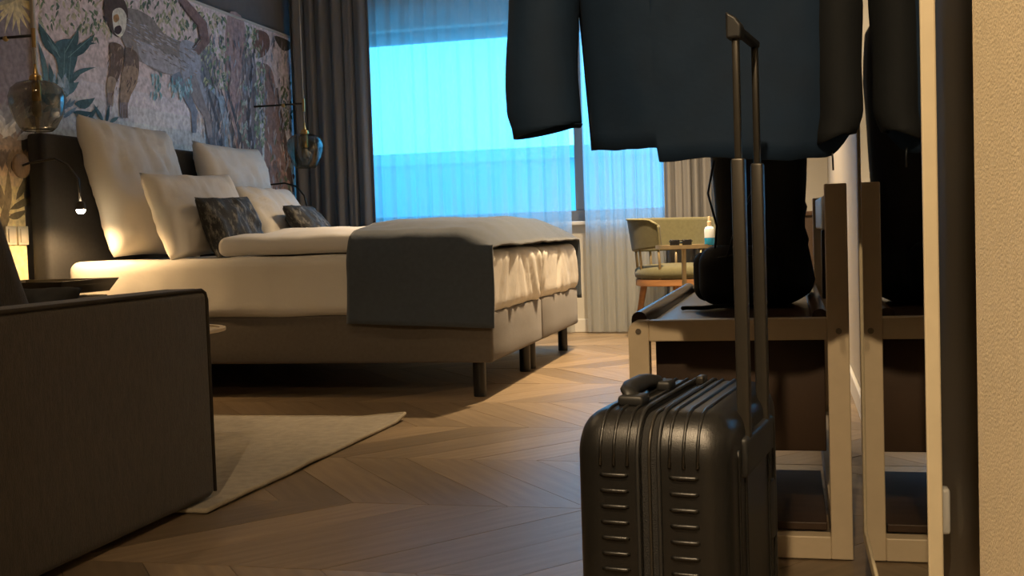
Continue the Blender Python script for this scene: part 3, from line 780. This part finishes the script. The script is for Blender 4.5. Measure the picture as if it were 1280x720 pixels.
rail(QX0+.018, 0); rail(QX1-TH-.012, 1)
qp(MB().box(QX0+TH, QX1-TH-.03, QY1-.075, QY1-.041, ZB-.011, ZB+.02), 'end_rail', 'walnut', bevel=.004)
qp(MB().rbox(((QX0+QX1)/2, 2.83, .321), (QX1-QX0-.09, .82, .238), .003, 2, 1), 'drawer_box', 'walnut_dark', smooth='auto')
# back rail against the wall
prof = [(QY0+.041, .656), (QY1-.041, .656), (QY1-.041, .742)]+[(QY1-.041-.1*k/6-.0, .742-.0*k) for k in range(1, 2)]+[(QY0+.35, .735), (QY0+.041, .742)]
qp(MB().prism(prof, 0, QX1-.034, QX1-.010), 'back_rail', 'walnut', bevel=.004)
qp(MB().box(QX1-.034, QX1-.012, 2.93, 2.97, ZB+.0, .655), 'rail_support', 'walnut', bevel=.003)
qp(MB().box(QX0+TH, QX1-TH-.006, QY0+.041, 2.88, .050, .066), 'bottom_shelf', 'walnut_dark', bevel=.002)
qp(MB().box(QX1-TH, QX1, QY0+.041, QY1-.041, .06, .1), 'stretcher', 'bench_frame', bevel=.002)

# ------------------------------------------------------------------ mirror on the right wall
MPX = .115
mA, mB_ = Vector((MPX, at(1074, 400, 0, MPX).y, 0)), Vector((MPX, at(1156, 400, 0, MPX).y, 0))
MZ = .105
md = (mB_-mA); ml = md.length; mu = md.normalized(); mn = Vector((mu.y, -mu.x, 0))   # mn faces the room
if mn.x > 0: mn = -mn
mir = thing('wall_mirror', 'tall mirror in a thin cream frame standing off the right wall', 'mirror', (mA.x, mA.y, MZ))
mir.matrix_world = Matrix.Translation((mA.x, mA.y, MZ)) @ Matrix(((mu.x, -mn.x, 0, 0), (mu.y, -mn.y, 0, 0), (0, 0, 1, 0), (0, 0, 0, 1)))
MH = 1.50   # local x along the mirror, local y towards the wall
MB().box(.03, ml-.006, .003, .008, .022, MH-.022).build('glass', 'mirror_glass', mir)
MB().box(0, .03, 0, .013, 0, MH).build('frame_post', 'mirror_frame', mir, bevel=.002)
MB().box(ml-.006, ml, 0, .013, 0, MH).build('frame_post', 'mirror_frame', mir, bevel=.0015)
MB().box(.03, ml-.006, 0, .013, 0, .022).build('frame_rail', 'mirror_frame', mir, bevel=.002)
MB().box(.03, ml-.006, 0, .013, MH-.022, MH).build('frame_rail', 'mirror_frame', mir, bevel=.002)
MB().box(.004, ml-.004, .008, .012, .004, MH-.004).build('backing', 'mirror_frame', mir)
for zz in (.235, 1.3):
    q = Vector((RX, at(1178, 632, 0, RX-.02).y, zz))
    lx_ = (q-Vector((mA.x, mA.y, MZ))).dot(mu); wd = (q-Vector((mA.x, mA.y, MZ))).dot(-mn)
    MB().rbox((lx_, (wd+.008)/2, zz-MZ), (.03, wd-.028, .07), .006, 3, 1).build('wall_bracket', 'trim_white', mir, 'auto')

# ------------------------------------------------------------------ suitcase
SA = math.radians(8.2)
sc = thing('suitcase', 'black hard shell suitcase with ribbed sides and its pull handle raised', 'suitcase', (0, 0, 0), 0)
U = Vector((math.sin(SA), math.cos(SA), 0)); V = Vector((math.cos(SA), -math.sin(SA), 0))
fl_ = at(722, 600, 1, 1.37); 
ST, SLn, SH = .192, .375, .448
org = Vector((fl_.x-.006, 1.37, 0))
sc.matrix_world = Matrix.Translation(org) @ Matrix(((V.x, U.x, 0, 0), (V.y, U.y, 0, 0), (0, 0, 1, 0), (0, 0, 0, 1)))
# local: x thickness 0..ST, y length 0..SLn, z up
WZ = .04
def shell_loop(d, r, z0=WZ, z1=SH, n=7):
    """closed outline in (y, z), inset by d"""
    y0, y1, a, b = d, SLn-d, z0+d, z1-d; rr = max(.005, r-d); out = []
    for cy, cz, a0 in ((y1-rr, b-rr, 0), (y0+rr, b-rr, 90), (y0+rr, a+rr, 180), (y1-rr, a+rr, 270)):
        for k in range(n+1):
            t = math.radians(a0+90*k/n); out.append((cy+rr*math.cos(t), cz+rr*math.sin(t)))
    return out
def half_shell(x0, x1, side):
    m = MB(); rows = []
    R_ = .034
    steps = []
    if side < 0:
        steps = [(x0+R_*(1-math.cos(math.radians(a))), R_*(1-math.sin(math.radians(a)))) for a in (0, 15, 30, 45, 60, 75, 90)]
        steps = [(x0+R_-R_*math.cos(math.radians(a)), R_-R_*math.sin(math.radians(a))) for a in (0, 15, 30, 45, 60, 75, 90)]+[(x1, 0)]
    else:
        steps = [(x0, 0)]+[(x1-R_+R_*math.sin(math.radians(a)), R_-R_*math.cos(math.radians(a))) for a in (0, 15, 30, 45, 60, 75, 90)]
    n = None; vs = []; fs = []
    for (x, d) in steps:
        lp = shell_loop(d, .055); n = len(lp); vs += [(x, y, z) for y, z in lp]
    for i in range(len(steps)-1):
        for k in range(n): fs.append((i*n+k, i*n+(k+1) % n, (i+1)*n+(k+1) % n, (i+1)*n+k))
    fs += [tuple(range(n)), tuple(range((len(steps)-1)*n, len(steps)*n))]
    return m.add(vs, fs)
XM = ST*.5
for side, (x0, x1) in ((-1, (0, XM-.010)), (1, (XM+.010, ST))):
    sh = half_shell(x0, x1, side).build('shell', 'suitcase', sc, 'auto')
    # raised ribs: horizontal on the narrow ends, running on over the top, vertical on the broad face
    a, b = (x0+.036, x1-.016) if side < 0 else (x0+.016, x1-.036)
    zz = .085
    while zz < SH-.07:
        MB().tube([(a, .001, zz), (a+.004, -.0012, zz), (b-.004, -.0012, zz), (b, .001, zz)], .0022, 8).build('rib', 'suitcase', sh, True)
        zz += .0193
    for q in range(3):
        xx = a+(b-a)*q/2
        MB().tube([(xx, -.0005, SH-.062), (xx, .004, SH-.034), (xx, .018, SH-.014), (xx, .036, SH-.003), (xx, .056, SH+.0008), (xx, SLn-.05, SH+.0008), (xx, SLn-.018, SH-.014), (xx, SLn-.001, SH-.05)], .0023, 8).build('rib', 'suitcase', sh, True)
    fx = x0 if side < 0 else x1
    for q in range(7):
        yy = .06+(SLn-.12)*q/6
        if side > 0 and .13 < yy < .25: continue
        MB().tube([(fx, yy, .09), (fx+side*.001, yy, .10), (fx+side*.001, yy, SH-.06), (fx, yy, SH-.05)], .0025, 8).build('rib', 'suitcase', sh, True)
def band(x0, x1, d, name, m):
    b = MB(); vs = []; fs = []
    for x in (x0, x1):
        vs += [(x, y, z) for y, z in shell_loop(d, .055)]
    n = len(vs)//2
    fs = [(k, (k+1) % n, n+(k+1) % n, n+k) for k in range(n)]
    fs += [tuple(range(n)), tuple(range(n, 2*n))]
    return b.add(vs, fs).build(name, m, sc, 'auto')
band(XM-.0105, XM+.0105, .005, 'zip_tape', 'suitcase_zip')
for xx in (XM-.013, XM+.013):
    lp = [(xx, y, z) for y, z in shell_loop(-.0015, .055)]
    MB().tube(lp+[lp[0]], .0028, 6, cap=False).build('zip_piping', 'suitcase_trim', sc, True)
lp = [(XM, y, z) for y, z in shell_loop(.004, .055)]
MB().tube(lp+[lp[0]], .0022, 6, cap=False).build('zip_teeth', 'handle_metal', sc, True)
MB().rbox((XM, SLn*.80, SH+.004), (.012, .03, .012), .003, 2, 1).build('zip_puller', 'handle_metal', sc, 'auto')
# carry handle on the top of the left half
hx = XM-.040
ch = MB().tube([(hx, .085, SH+.002), (hx-.004, .088, SH+.012), (hx-.010, .098, SH+.014), (hx-.014, .125, SH+.016), (hx-.014, .185, SH+.016), (hx-.010, .212, SH+.014), (hx-.004, .222, SH+.012), (hx, .225, SH+.002)], [.012, .012, .012, .0125, .0125, .012, .012, .012], 14, sx=.62).build('carry_handle', 'suitcase_trim', sc, True)
for yy in (.085, .225): MB().rbox((hx, yy, SH+.006), (.034, .036, .014), .005, 3, 1).build('handle_mount', 'suitcase_trim', ch, 'auto')
# telescopic pull handle on the broad right face
tx = ST-.008
zb = SH-.055
ph_c = MB().rbox((tx+.004, SLn*.5, zb-.01), (.022, .20, .05), .006, 3, 1).build('pull_handle_socket', 'suitcase_trim', sc, 'auto')
ztop = at(930, 40, 1, 1.37+SLn*.5).z
for yy in (SLn*.5-.068, SLn*.5+.068):
    MB().rbox((tx+.006, yy, (zb+.755)/2), (.0165, .018, .755-zb), .003, 2, 1).build('pull_tube', 'handle_metal', sc, 'auto')
    MB().rbox((tx+.006, yy, (.745+ztop-.01)/2), (.0085, .012, ztop-.755), .0025, 2, 1).build('pull_rod', 'handle_metal', sc, 'auto')
gp = MB()
gp.prism([(tx+.000, ztop-.016), (tx+.012, ztop-.016), (tx+.012, ztop-.006), (tx+.000, ztop-.006)], 1, SLn*.5-.074, SLn*.5+.076)
gp.prism([(tx-.004, ztop-.024), (tx+.014, ztop-.024), (tx+.015, ztop-.008), (tx+.008, ztop+.002), (tx-.004, ztop+.010)], 1, SLn*.5-.080, SLn*.5-.054)
gp.build('grip', 'suitcase_trim', sc, bevel=.003, seg=3)
for (x, y) in ((.035, .045), (ST-.035, .045), (.035, SLn-.045), (ST-.035, SLn-.045)):
    wh = MB().lathe([(.016, -.011), (.02, -.009), (.02, .009), (.016, .011)], 20); wh.v = [(z+x, py+y, pz+.0205) for pz, py, z in wh.v]
    o = wh.build('wheel', 'suitcase_trim', sc, 'auto')
    MB().rbox((x, y, .039), (.036, .05, .022), .005, 2, 1).build('wheel_housing', 'suitcase_trim', o, 'auto')
MB().rbox((ST-.002, .30, .27), (.010, .06, .085), .004, 2, 1).build('side_recess', 'suitcase_trim', sc, 'auto')

# ------------------------------------------------------------------ jacket on a hanger
JY = 1.87
jk = thing('jacket', 'dark navy jacket hanging open from a hanger in front of the mirror', 'jacket', (-.1, JY, .75))
def jp(mb, name, m, **kw):
    o = mb.build(name, m, jk, **kw); o.location = (.1, -JY, -.75); return o
def lerp_tab(tab, x):
    if x <= tab[0][0]: return tab[0][1]
    for (a, b), (c, d) in zip(tab[:-1], tab[1:]):
        if x <= c: return b+(d-b)*(x-a)/(c-a)
    return tab[-1][1]
hemF = [(-.315, .803), (-.30, .800), (-.2005, .797), (-.197, .775), (-.16, .7755), (-.123, .779), (-.06, .772), (.0, .768), (.06, .772), (.075, .785), (.10, .822)]
def jbody(u, v, side):
    # u across, v up; side -1 front (towards the camera), 1 back
    zt = 1.50
    s = v
    xl = lerp_tab([(0, -.313), (.12, -.318), (.35, -.328), (.62, -.325), (.85, -.30), (1, -.24)], s)
    xr = lerp_tab([(0, .098), (.3, .104), (.62, .10), (.85, .07), (1, .01)], s)
    x = xl+(xr-xl)*u
    hem = lerp_tab(hemF, -.313+.411*u)+(.0022*noise.noise((u*14, 0, 0)) if side < 0 else .02)
    z = hem+(zt-hem)*v
    e = max(0, 1-abs(2*u-1)**3.0)**.6
    d = .075*e*(1-.35*v*v)
    y = JY+side*d+.014*fbm((x*1.5, side*3, z), 4)*e
    return (x, y, z)
us = sorted(set([i/46 for i in range(47)]+[(-.2005+.313)/.411, (-.197+.313)/.411]))
def jgrid(side):
    m = MB(); nv_ = 26; vs = [jbody(u, j/nv_, side) for u in us for j in range(nv_+1)]
    return m.add(vs, [(i*(nv_+1)+j, (i+1)*(nv_+1)+j, (i+1)*(nv_+1)+j+1, i*(nv_+1)+j+1) for i in range(len(us)-1) for j in range(nv_)])
jp(jgrid(-1), 'front_panel', 'jacket', smooth=True, solid=.006)
jp(jgrid(1), 'back_panel', 'jacket_shaded', smooth=True, solid=.006)
def sleeve(pts, wd, dp, seed):
    m = MB(); n = 24; vs = []; fs = []; K = 28
    for i in range(K+1):
        t = i/K*(len(pts)-1); a = min(int(t), len(pts)-2); f = t-a
        c = Vector(pts[a])*(1-f)+Vector(pts[a+1])*f; w2 = wd[a]*(1-f)+wd[a+1]*f; d2 = dp[a]*(1-f)+dp[a+1]*f
        for k in range(n):
            th_ = 2*PI*k/n; q = Vector((math.cos(th_)*w2, math.sin(th_)*d2, 0))
            nn = fbm((c.x+q.x+seed, q.y, c.z), 9)
            tilt = .045*q.x/w2*0
            vs.append(c+q*(1+.05*nn)+Vector((0, 0, (.010*math.cos(th_) if i == K else 0))))
    for i in range(K):
        for k in range(n): fs.append((i*n+k, i*n+(k+1) % n, (i+1)*n+(k+1) % n, (i+1)*n+k))
    return m.add(vs, fs)
sl = jp(sleeve([(-.245, JY, 1.47), (-.34, JY, 1.30), (-.378, JY-.01, 1.10), (-.386, JY-.015, 1.02), (-.391, JY-.02, .92), (-.390, JY-.02, .868), (-.384, JY-.02, .836)], [.05, .062, .060, .056, .058, .060, .056], [.07, .065, .055, .05, .045, .042, .040], 2), 'sleeve', 'jacket', smooth=True, solid=.005)
jp(sleeve([(.02, JY, 1.47), (.065, JY-.01, 1.30), (.074, JY-.02, 1.10), (.078, JY-.03, 1.0), (.076, JY-.04, .90), (.078, JY-.045, .835), (.070, JY-.05, .80)], [.04, .035, .034, .034, .032, .030, .026], [.07, .06, .05, .045, .04, .036, .03], 6), 'sleeve', 'jacket_shaded', smooth=True, solid=.005)
jp(MB().tube([(-.2, JY-.05, 1.49), (-.13, JY-.06, 1.52), (-.06, JY-.05, 1.49), (-.06, JY+.05, 1.52), (-.13, JY+.06, 1.54), (-.2, JY+.05, 1.52), (-.2, JY-.05, 1.49)], .02, 10), 'collar', 'jacket_shaded', smooth=True)
zp = at(1040, 198, 1, JY-.05)
jp(MB().tube([(zp.x, zp.y, zp.z+.012), (zp.x+.001, zp.y, zp.z), (zp.x+.0015, zp.y, zp.z-.018)], .0014, 8), 'drawcord', 'suitcase_trim', smooth=True)
hg = thing('coat_hanger', 'dark coat hanger holding the navy jacket', 'hanger', (-.13, JY, 1.5))
MB().tube([(-.15, 0, -.045), (-.08, 0, -.01), (0, 0, .012), (.08, 0, -.01), (.13, 0, -.04)], .008, 10).build('shoulder_bar', 'walnut_dark', hg, True)
MB().tube([(0, 0, .015), (0, 0, .13)]+[(.022-.022*math.cos(a), 0, .13+.022*math.sin(a)) for a in [PI*k/10 for k in range(1, 12)]], .002, 8).build('hook', 'bolt', hg, True)
rk = thing('coat_rail', 'metal coat rail on the right wall carrying the hanger', 'rail', (RX, JY, 1.638))
MB().tube([(-.002, 0, 0), (-.56, 0, 0)], .008, 12).build('bar', 'handle_metal', rk, 'auto')
MB().rbox((-.008, 0, 0), (.012, .05, .08), .004, 2, 1).build('wall_plate', 'handle_metal', rk, 'auto')

# ------------------------------------------------------------------ backpack on the bench
bp = thing('backpack', 'tall black soft backpack standing on the walnut tray of the bench', 'backpack', (-.090, 2.95, ZB-.011))
def bagfn(P):
    x, y, z = P; t = (z+.36)/.72
    wfac = lerp_tab([(0, .80), (.04, .97), (.09, 1.0), (.18, .88), (.27, .80), (.48, .88), (.7, .95), (.92, .90), (1, .7)], t)
    n = fbm((x, y, z), 7)
    return Vector((x*wfac*(1+.03*n), y*(1.05-.2*t)*(1+.05*n), z+.006*n))
body = MB().rbox((.016, .02, .362), (.265, .22, .72), .06, 5, 10, fn=bagfn).build('body', 'backpack', bp, True)
def pk(P):
    n = fbm((P.x+4, P.y, P.z), 8); return P*(1+.03*n)
MB().rbox((-.035, -.105, .078), (.19, .10, .145), .045, 5, 8, fn=pk).build('front_pocket', 'backpack', bp, True)
MB().rbox((-.110, -.02, .075), (.075, .14, .125), .033, 5, 8, fn=pk).build('side_pocket', 'backpack', bp, True)
MB().tube([(.02, -.09, .39), (.02, -.115, .31), (-.03, -.13, .22), (-.06, -.15, .12)], .009, 8, sx=.4).build('strap', 'strap', bp, True)
MB().tube([(-.09, -.085, .36), (-.105, -.10, .28), (-.085, -.11, .2), (-.09, -.13, .13)], .007, 8, sx=.4).build('strap', 'strap', bp, True)
MB().tube([(.108, .02, .30), (.128, 0, .24), (.118, -.03, .20), (.13, -.05, .16), (.115, -.05, .10)], .008, 8, sx=.5).build('strap', 'strap', bp, True)
MB().tube([(-.04, .02, .715), (-.03, .02, .75), (.03, .02, .75), (.04, .02, .715)], .008, 8).build('top_handle', 'strap', bp, True)
MB().tube([(-.03, -.11, .007), (-.09, -.17, .007), (-.12, -.20, .006), (-.155, -.185, .006), (-.165, -.20, .006)], .005, 8, sx=1).build('loose_strap', 'strap', bp, True)
MB().tube([(-.10, -.150, .12), (-.035, -.158, .13), (.03, -.152, .12)], .002, 6).build('pocket_zip', 'handle_metal', bp, True)

# ------------------------------------------------------------------ armchair, side table
ac = thing('armchair', 'olive green tub armchair on wooden legs in front of the drapes', 'armchair', (-.665, 6.90, 0), math.radians(48))
# local: opens towards -Y
def shellgrid():
    m = MB(); na, nz, r0 = 44, 8, .272
    A0, A1 = math.radians(-28), math.radians(208)
    vs = []; fs = []; ring = []
    for i in range(na+1):
        t = i/na; a = A0+(A1-A0)*t
        e = abs(2*t-1)
        top_ = .735-.012*e**2-.03*max(0, e-.9)/.1; bot_ = .565-.03*(1-e**2)
        row = []
        for k in range(nz+1):
            z = bot_+(top_-bot_)*k/nz; fl2 = 1+.10*(k/nz)
            row.append((r0*fl2*math.cos(a)*1.0, r0*fl2*math.sin(a)*.95, z))
        for k in range(nz, -1, -1):
            z = bot_+(top_-bot_)*k/nz; fl2 = (1+.10*(k/nz))
            q = (r0*fl2-.042)
            row.append((q*math.cos(a), q*math.sin(a)*.95, z))
        ring.append(len(row)); vs += row
    n = ring[0]
    for i in range(na):
        for k in range(n): fs.append((i*n+k, i*n+(k+1) % n, (i+1)*n+(k+1) % n, (i+1)*n+k))
    fs += [tuple(range(n)), tuple(range(na*n, na*n+n))]
    return m.add(vs, fs), vs, n, na, nz
m_, vs_, n_, na_, nz_ = shellgrid()
bk = m_.build('backrest', 'chair_green', ac, 'auto', bevel=.010, seg=3)
pipe = []
pipe += [vs_[i*n_+nz_] for i in range(0, na_+1)]
MB().tube(pipe, .006, 6).build('piping', 'chair_pipe', bk, True)
for i_ in (0, na_): MB().tube([vs_[i_*n_+k] for k in range(nz_+1)], .006, 6).build('piping', 'chair_pipe', bk, True)
def seatfn(P):
    r = math.hypot(P.x, P.y)
    return Vector((P.x, P.y, P.z+(.014*max(0, 1-(r/.25)**2) if P.z > 0 else 0)))
seat = MB().lathe([(.001, .375), (.235, .375), (.252, .388), (.256, .41), (.25, .435), (.225, .452), (.12, .462), (.001, .464)], 40)
seat.build('seat', 'chair_green', ac, True)
MB().lathe([(.20, .335), (.245, .335), (.25, .34), (.25, .374), (.20, .374)], 40, close=True).build('seat_frame', 'chair_wood', ac, 'auto')
for a in (-50, 50, 130, 230):
    a = math.radians(a); c, s_ = math.cos(a), math.sin(a)
    MB().tube([(c*.20, s_*.20, .35), (c*.265, s_*.265, 0)], [.021, .013], 14).build('leg', 'chair_wood', ac, 'auto')
for a in (-24, 12, 50, 90, 130, 168, 204):
    a = math.radians(a); c, s_ = math.cos(a), math.sin(a)*.97
    MB().tube([(c*.238, s_*.238, .37), (c*.256, s_*.25, .58)], .008, 10).build('spindle', 'table_metal', ac, True)

tz = at(850, 306, 1, 6.42).z
tcx = (at(819, 306, 1, 6.42).x+at(890, 306, 1, 6.42).x)/2
tb = thing('side_table', 'small round metal side table in front of the armchair', 'table', (tcx, 6.42, 0))
MB().lathe([(.150, tz-.022), (.155, tz-.020), (.155, tz), (.150, tz), (.148, tz-.006), (.001, tz-.006)], 40).build('table_top', 'table_metal', tb, 'auto')
MB().lathe([(.013, .012), (.013, tz-.02)], 16).build('stem', 'table_metal', tb, 'auto')
MB().lathe([(.13, 0), (.13, .008), (.014, .014)], 36).build('base', 'table_metal', tb, 'auto')
bxp = at(887, 300, 1, 6.38)
bo = thing('spray_bottle', 'small clear bottle with blue liquid and a cream cap on the side table', 'bottle', (bxp.x, 6.38, tz-.0055))
MB().lathe([(.026, 0), (.028, .004), (.028, .040), (.001, .040)], 24).build('liquid', 'liquid_blue', bo, 'auto')
MB().lathe([(.028, .0405), (.028, .085), (.022, .098), (.010, .104), (.001, .104)], 24).build('bottle_body', 'bottle_label', bo, 'auto')
MB().lathe([(.011, .1045), (.012, .11), (.012, .128), (.008, .132), (.007, .155), (.003, .158)], 18).build('cap', 'cap_cream', bo, 'auto')
sxp = at(850, 302, 1, 6.35)
sg = thing('folded_sunglasses', 'small black sunglasses lying folded on the side table', 'sunglasses', (sxp.x+.005, 6.34, tz-.0055), .2)
for s_ in (-1, 1):
    MB().rbox((s_*.034, 0, .018), (.052, .008, .034), .0035, 3, 2).build('lens', 'glasses_black', sg, 'auto')
    MB().tube([(s_*.062, .002, .026), (s_*.060, .02, .025), (-s_*.045, .030+.006*s_, .012)], .0035, 8).build('temple', 'glasses_black', sg, True)
MB().tube([(-.012, 0, .027), (0, -.002, .03), (.012, 0, .027)], .003, 8).build('bridge', 'glasses_black', sg, True)

# low walnut cabinet by the window wall, behind the backpack
cb = thing('low_cabinet', 'dark walnut low cabinet between the armchair and the right wall', 'cabinet', (-.09, 7.25, 0))
MB().rbox((0, 0, .375), (.64, .26, .69), .004, 2, 1).build('body', 'walnut_dark', cb, 'auto')
MB().rbox((0, 0, .735), (.66, .28, .028), .004, 2, 1).build('top', 'walnut', cb, 'auto')
for s_ in (-1, 1):
    d = MB().rbox((s_*.155, -.136, .375), (.30, .014, .66), .003, 2, 1).build('door', 'walnut_dark', cb, 'auto')
    MB().tube([(s_*.03, -.152, .33), (s_*.03, -.152, .45)], .005, 8).build('handle', 'bolt', d, 'auto')
MB().box(-.29, .29, -.10, .10, 0, .03).build('plinth', 'black_leg', cb)

# ------------------------------------------------------------------ curtains
def curtain(name, m, x0, x1, y, z0, z1, folds, amp, seed, solid, label, cat, group=None, nx=220, nz=14, gather=0):
    def fn(u, v):
        x = x0+(x1-x0)*u; z = z0+(z1-z0)*v
        ph = u*folds*2*PI + 1.6*noise.noise((u*4+seed, 0, 0))+.25*noise.noise((u*3, v*2, seed))
        a = amp*(.65+.5*noise.noise((u*6+seed, 1, 0)))*(1.12-.25*v)
        return (x+.25*amp*math.cos(ph*1.0), y+a*math.sin(ph)+.3*a*math.sin(2.3*ph+seed), z)
    o = MB().grid(nx, nz, fn).build(name, m, smooth=True, solid=solid)
    return tag(o, label, cat, group)
curtain('sheer_curtain', 'sheer', -3.27, at(711, 200, 1, 7.36).x, 7.37, .012, CEIL-.03, 17, .018, 1.0, 0, 'white sheer curtain covering the left of the window behind the bed', 'curtain', 'sheer curtains', nx=420)
curtain('sheer_curtain', 'sheer', at(728, 200, 1, 7.36).x, -.62, 7.37, .012, CEIL-.03, 8.5, .022, 4.0, 0, 'white sheer curtain hanging to the floor between bed and armchair', 'curtain', 'sheer curtains', nx=260)
curtain('drape', 'drape', -3.27, at(467, 240, 1, 7.2).x, 7.235, .012, CEIL-.03, 6.5, .040, 2.0, .006, 'heavy grey brown drape gathered beside the mural', 'drape', 'heavy drapes', nx=200)
curtain('drape', 'drape', at(828, 240, 1, 7.24).x, -.47, 7.235+.05, .012, CEIL-.03, 5.5, .036, 7.0, .006, 'heavy grey brown drape gathered behind the green armchair', 'drape', 'heavy drapes', nx=180)
tr = thing('curtain_track', 'white double curtain track under the ceiling at the window', 'curtain track', (-1.5, 7.3, CEIL-.03))
MB().box(-1.79, 1.2, -.08, -.05, 0, .029).build('drape_track', 'trim_white', tr)
MB().box(-1.79, 1.2, .05, .08, 0, .029).build('sheer_track', 'trim_white', tr)
